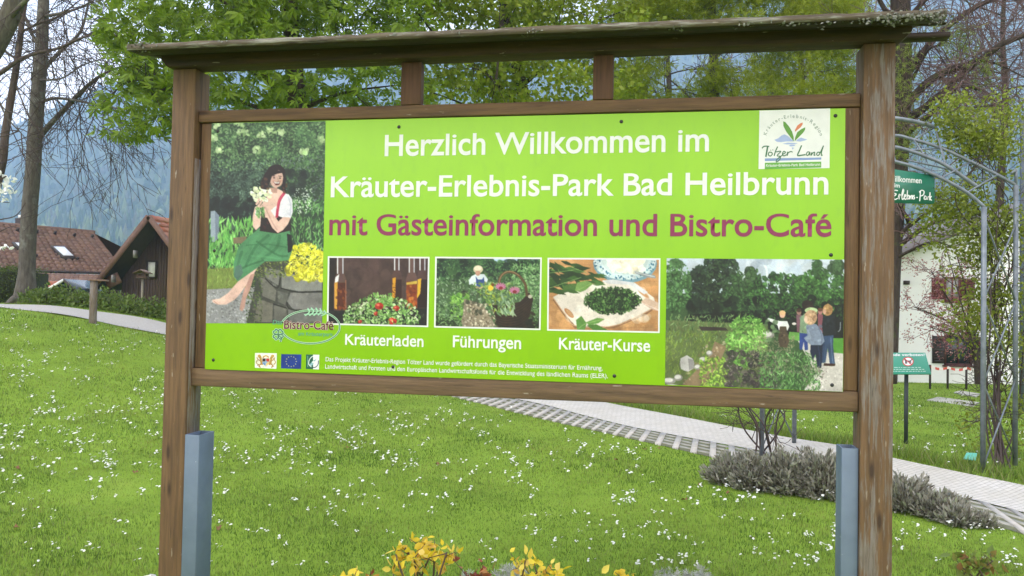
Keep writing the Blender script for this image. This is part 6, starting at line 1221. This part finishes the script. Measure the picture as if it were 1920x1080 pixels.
br += [(mB[3], at(1753, 238, dB+.5)), (at(1753, 238, dB+.5), mC[0]), (mB[3], mC[1]), (mB[2], mC[0]), (mC[2], at(1765, 278, dB+.2)), (at(1700, 300, dA+.4), at(1800, 322, dB)), (mA[1], mB[1]), (mA[0], mB[0]), (mA[3], mB[4]), (at(1753,238,dB+.5), mB[2])]
braces(br); braces([(rB+(0,0,-.02), at(1905, 318, dB-.02)), (at(1905, 318, dB-.02), at(1896, 326, dB-.02))], .016)
# green sign hanging in the arch
M_GREEN = plain('green_enamel', (.022,.17,.10), (.018,.14,.085), 4, .3, 0); M_GREEN2 = plain('bright_green_enamel', (.03,.27,.17), (.026,.23,.145), 4, .4, 0)
dS = dA+.12; c = [at(1598,306,dS+.1), at(1752,329,dS), at(1752,383,dS), at(1598,378,dS+.1)]; hs = empty('hanging_sign', tuple((c[0]+c[2])/2), 0, 'dark green enamel sign with white lettering hanging in the rose arch', 'sign'); hl2 = lambda a: np.asarray(a, float)-np.array(hs.location)
q = MB(); rad = []; e = [np.array(x) for x in c]
def corner(i, f=.06):
    a, b_, cc = e[i-1], e[i], e[(i+1) % 4]; u = (a-b_)/np.linalg.norm(a-b_)*.035; v = (cc-b_)/np.linalg.norm(cc-b_)*.035
    return [b_+u*(1-t)**2+v*t**2 for t in np.linspace(0, 1, 5)]
ring = sum([corner(i) for i in range(4)], []); nrm = np.cross(e[1]-e[0], e[3]-e[0]); nrm /= np.linalg.norm(nrm); nrm = nrm if nrm[1] < 0 else -nrm
k = len(ring); q.add([hl2(p+nrm*.006) for p in ring]+[hl2(p-nrm*.006) for p in ring], [tuple(range(k)), tuple(range(k, 2*k))[::-1]]+[(i, k+i, k+(i+1) % k, (i+1) % k) for i in range(k)]); plate = q.build('plate', M_GREEN, hs)
def on_plate(v, step): 
    out = []
    for x, y in v:
        w_ = ray(x, y); t = ((e[0]+nrm*.008-CAM)@nrm)/(w_@nrm); out.append(hl2(CAM+w_*t)+nrm*step)
    return np.array(out)
def plate_text(s, x0, y0, x1, y1, ytop, m, bold=.01, parent=None, fn=None, shear=0):
    V, Fs = text_geo(s, bold, shear); lo, hi = caph(bold); X = (V[:, 0]-V[:, 0].min())/(V[:, 0].max()-V[:, 0].min()); P = np.stack([x0+(x1-x0)*X, y0+(y1-y0)*X-(V[:, 1]-lo)/(hi-lo)*(y0-ytop)], -1)
    return mesh_np('lettering', fn(P, 0), [np.array(f) for f in Fs.values()], m, parent)
plate_text('Willkommen', 1665, 339.5, 1728, 344, 328.5, M_WHITE, .012, hs, on_plate); plate_text('im', 1677, 351, 1687, 352, 343, M_WHITE, .012, hs, on_plate)
def sc(L): return [(1640+x/2.5714, 300+y/2.5714) for x, y in L]
scr = [[(112,148),(96,146),(94,160),(104,165),(92,178),(98,190),(112,184)], [(114,180),(120,164),(118,190),(119,172),(127,168)], [(130,182),(140,150),(136,142),(131,170),(134,190),(141,184)], [(142,180),(150,172),(146,166),(142,180),(148,190),(155,184)], [(158,146),(156,188),(158,176),(165,170),(166,184),(158,189)], [(170,172),(169,189),(176,172),(180,174),(179,189)],
       [(184,170),(183,189)], [(193,170),(187,174),(193,182),(187,190)], [(201,180),(208,181)], [(221,150),(217,198)], [(214,156),(226,146),(238,152),(234,168),(220,174)], [(249,176),(241,174),(239,188),(248,188),(250,176),(251,191)], [(256,176),(255,192),(257,180),(263,176)], [(267,156),(265,194)], [(275,174),(267,184),(275,195)]]
strokes('lettering', [(sc(L), 1.9) for L in scr], M_WHITE, 0, hs, on_plate)
q = MB(); [q.tube([hl2(at(x, y, dS)), hl2(at(x-4, y-12, dS-.02))], .008, 6) for x, y in ((1735,327),(1640,313))]; q.build('hanger', M_GALV, hs)
# dog notice on a slanted board
dN = 9.6; pN = at(1700, 842, dN); gN = float(height(pN[0], pN[1])); ns = empty('notice_board', (pN[0], pN[1], gN), 0, 'small slanted bright green dog notice on a dark post', 'sign'); nl = lambda a: np.asarray(a, float)-np.array(ns.location)
zN = at(1700, 700, dN)[2]; q = MB(); q.tube([nl((pN[0],pN[1]+.02,gN-.1)), nl((pN[0],pN[1]+.02,zN+.02))], .024, 10); q.build('post', plain('dark_green_post', (.03,.04,.04)), ns)
e2 = [at(1656,661,dN+.2), at(1735,661,dN+.2), at(1746.5,701,dN-.06), at(1650,701,dN-.06)]; n2 = np.cross(e2[1]-e2[0], e2[3]-e2[0]); n2 /= np.linalg.norm(n2); n2 = n2 if n2[1] < 0 else -n2
q = MB(); q.hexa([nl(p-n2*.018) for p in e2], [nl(p) for p in e2]); bd = q.build('board', M_GREEN2, ns, bevel=.003)
def on_board(v, step):
    out = []
    for x, y in v:
        w_ = ray(x, y); t = ((e2[0]+n2*.002-CAM)@n2)/(w_@n2); out.append(nl(CAM+w_*t)+n2*step)
    return np.array(out)
plate_text('Hunde verboten!', 1659, 667.5, 1733.5, 667.5, 662.6, M_WHITE, .02, ns, on_board)
ci = [(1702.5+9.6*math.cos(t), 678+8.0*math.sin(t)) for t in np.linspace(0, 2*math.pi, 26)]; q = MB(); q.add(on_board(ci[:-1], 0), [tuple(range(25))]); q.build('pictogram_disc', M_WHITE, ns)
M_REDP = flat('red_print', (.5,.03,.03)); M_BLK = flat('dark_print', (.06,.03,.03))
dog = [[(1697,675),(1699,676.5),(1705,677),(1708,676)], [(1698,676),(1697.5,682)], [(1700,677),(1700,682)], [(1705,677),(1705.5,682)], [(1707,676),(1708,681)], [(1697.5,675),(1695.5,674.5)], [(1708,676),(1710,673.5)]]
strokes('pictogram', [(L, 1.9) for L in dog], M_BLK, 0, ns, lambda v, s: on_board(v, .0008+s)); strokes('pictogram', [(ci, 1.7), ([(1696,672.5),(1709,683.5)], 1.6)], M_REDP, 0, ns, lambda v, s: on_board(v, .0016+s))
rl_ = random.Random(2); ln = []
for y, xa, xb in ((689,1668,1728),(692.6,1662,1734),(696.2,1664,1737)):
    x = xa
    while x < xb: w_ = rl_.uniform(2.5, 7); ln.append(([(x, y), (min(x+w_, xb), y)], 1.0)); x += w_+1.6
strokes('small_print', ln, flat('pale_print', (.5,.66,.58)), 0, ns, on_board)
# little plant label in the bed
cL = gp(1822, 872); pl_ = empty('plant_label', tuple(cL), 0, 'tiny turquoise plant label on a stake at the foot of the arch', 'label'); ll = lambda a: np.asarray(a, float)-np.array(pl_.location); d = float(cL[1]); E4 = [at(1812,849,d+.05), at(1832,850,d+.05), at(1829,864,d-.02), at(1806,861,d-.02)]; n3 = np.cross(E4[1]-E4[0], E4[3]-E4[0]); n3 /= np.linalg.norm(n3)
q = MB(); q.hexa([ll(p-n3*.006) for p in E4], [ll(p+n3*.006) for p in E4]); q.build('plate', plain('turquoise_plate', (.12,.46,.36)), pl_, bevel=.002); q = MB(); q.tube([(0,0,-.05), ll((E4[2]+E4[3])/2+(0,.02,.01))], .006, 6); q.build('stake', M_DARK, pl_)
# climbers on the arch
def climber(name, label, base, dd, stems, cl, n, sg, size, T, cols, seed, extra=40, box=None, m=None):
    rng = np.random.default_rng(seed); b = gp(*base); t = empty(name, tuple(b), 0, label, 'climbing plant'); o = np.array(t.location); pl = []
    for L in stems:
        P = pxd([(x, y, dd+rng.normal(0, .18)) for x, y in L]); P[0] = b+np.append(rng.normal(0, .1, 2), -.05); P = smooth_line(P, 6); pl.append((P, np.linspace(.011, .004, len(P)), 3)); twigs_along(pl, P, 8, .45, .005, 1, rng, (0,0,.5), seg=.1, wig=.3, grav=.01, nch=(2,4), rmin=.0025)
    wood_mesh('stems', loc(t, pl), m or BARK_TWIG, t); C = np.array([at(x, y, dd+dz) for x, y, dz in cl]); P = clump_points(C, n, sg, rng)
    leaf_cloud('foliage', P-o, size, *T, leafmat(name+'_leaf_'+str(seed), cols, .35), t, rng, (0,0,-.1), 1.0); return t
rng = np.random.default_rng(71)
def scat(n, cx, cy, rx, ry, dz): return [(cx+rng.normal(0, rx), cy+rng.normal(0, ry), rng.uniform(-dz, dz)) for _ in range(n)]
st = [[(1872+rng.normal(0,8),880),(1866+rng.normal(0,12),760),(1868+rng.normal(0,20),620),(1868+rng.normal(0,26),480),(1856+rng.normal(0,34),370),(1840+rng.normal(0,40),280)] for _ in range(10)]
st += [[(1890,880),(1905,800),(1915,700),(1925,560)], [(1870,880),(1900,820),(1880,720),(1830,640)], [(1880,880),(1850,780),(1900,690),(1890,560)], [(1860,880),(1840,700),(1800,560),(1770,450)]]
climber('climbing_plant', 'tall climbing plant of brown stems and green leaves on the arch\'s right legs', (1878, 878), dA+.95, st,
        scat(26,1815,250,30,26,.3)+scat(12,1862,280,20,18,.3)+scat(10,1885,225,14,22,.2)+scat(8,1780,205,14,10,.2)+scat(24,1805,395,34,26,.3)+scat(22,1880,430,28,44,.3)+scat(6,1755,380,18,22,.2)+scat(14,1840,470,30,26,.3)+scat(12,1862,545,30,30,.3)+scat(12,1832,600,18,20,.3)+scat(12,1890,640,20,44,.3)+scat(2,1775,450,10,10,.2)+scat(7,1905,760,10,50,.2)+scat(5,1850,810,16,30,.2),
        10500, (.105,.12,.085), .052, SMALL, [(.20,.25,.025),(.26,.31,.03),(.15,.20,.022),(.31,.36,.045),(.12,.16,.022),(.22,.25,.04)], 72)
rng = np.random.default_rng(73); st = [[(1420+rng.normal(0,6),856),(1412+rng.normal(0,12),800),(1402+rng.normal(0,16),740),(1400+rng.normal(0,20),640),(1425+rng.normal(0,20),500)] for _ in range(4)]+[[(1440,856),(1455,800),(1465,750),(1462,660),(1450,520)],[(1450,856),(1470,790),(1460,730),(1470,600)],[(1445,850),(1435,790),(1470,730),(1480,640)]]
climber('climbing_plant', 'bare brown climber stems at the arch\'s left legs behind the lavender', (1432, 856), float(LA[1])-.05, st, scat(20,1440,640,20,60,.2), 400, (.1,.1,.1), .05, SMALL, [(.13,.18,.02),(.18,.22,.03)], 74)
# crook lamp post at the right edge
dl = 14.0; p = at(1916, 600, dl); g = float(height(p[0], p[1])); M_LAMP = plain('blue_grey_paint', (.10,.12,.17), (.07,.085,.12), 6, .5, .1); lp = empty('lamp_post', (p[0], p[1], g), 0, 'dark blue grey crook necked lamp post at the right edge', 'lamp post'); lpl = lambda a: np.asarray(a, float)-np.array(lp.location)
z1 = at(1916, 232, dl)[2]; P = [(p[0],dl,g-.1),(p[0],dl,z1-1)]+[(p[0]+.22-.22*math.cos(t), dl, z1+.28*math.sin(t)) for t in np.linspace(0, math.pi*.92, 12)]
q = MB(); q.tube(lpl(P), .04, 10); q.build('pole', M_LAMP, lp, smooth=True); e_ = np.array(P[-1]); q = MB(); th = np.arange(14)*2*math.pi/14; prof = ((.03,.02),(.06,-.02),(.16,-.12),(.17,-.16)); V = [lpl(e_)+np.array([r_*math.cos(t), r_*math.sin(t), z]) for r_, z in prof for t in th]; q.add(V, [(l*14+i, l*14+(i+1) % 14, l*14+14+(i+1) % 14, l*14+14+i) for l in range(3) for i in range(14)]+[tuple(range(14))[::-1]]); q.build('lamp_shade', M_LAMP, lp, smooth=True); q = MB(); q.tube([lpl(e_)+(0,0,-.10), lpl(e_)+(0,0,-.2)], [.06,.05], 10); q.build('bulb', M_PALE, lp)
# taller grass along the far side of the paved path
FEa = rs2([tuple(x) for x in FE], 400)[0]; rng = np.random.default_rng(77); k = rng.integers(0, 400, 9000); x = FEa[k, 0]+rng.normal(.05, .22, 9000)+.12; y = FEa[k, 1]+rng.normal(.05, .22, 9000)+.16; ok = ~inpoly(x, y, PSOLID) & (x > -2); v, f = blades(x[ok], y[ok], .12, .011, 78, .8)
tag(mesh_np('verge_grass', v, f, leafmat('verge_blade', [(.12,.21,.025),(.17,.27,.03),(.22,.31,.045),(.10,.16,.025),(.25,.26,.09)], .35)), kind='stuff')
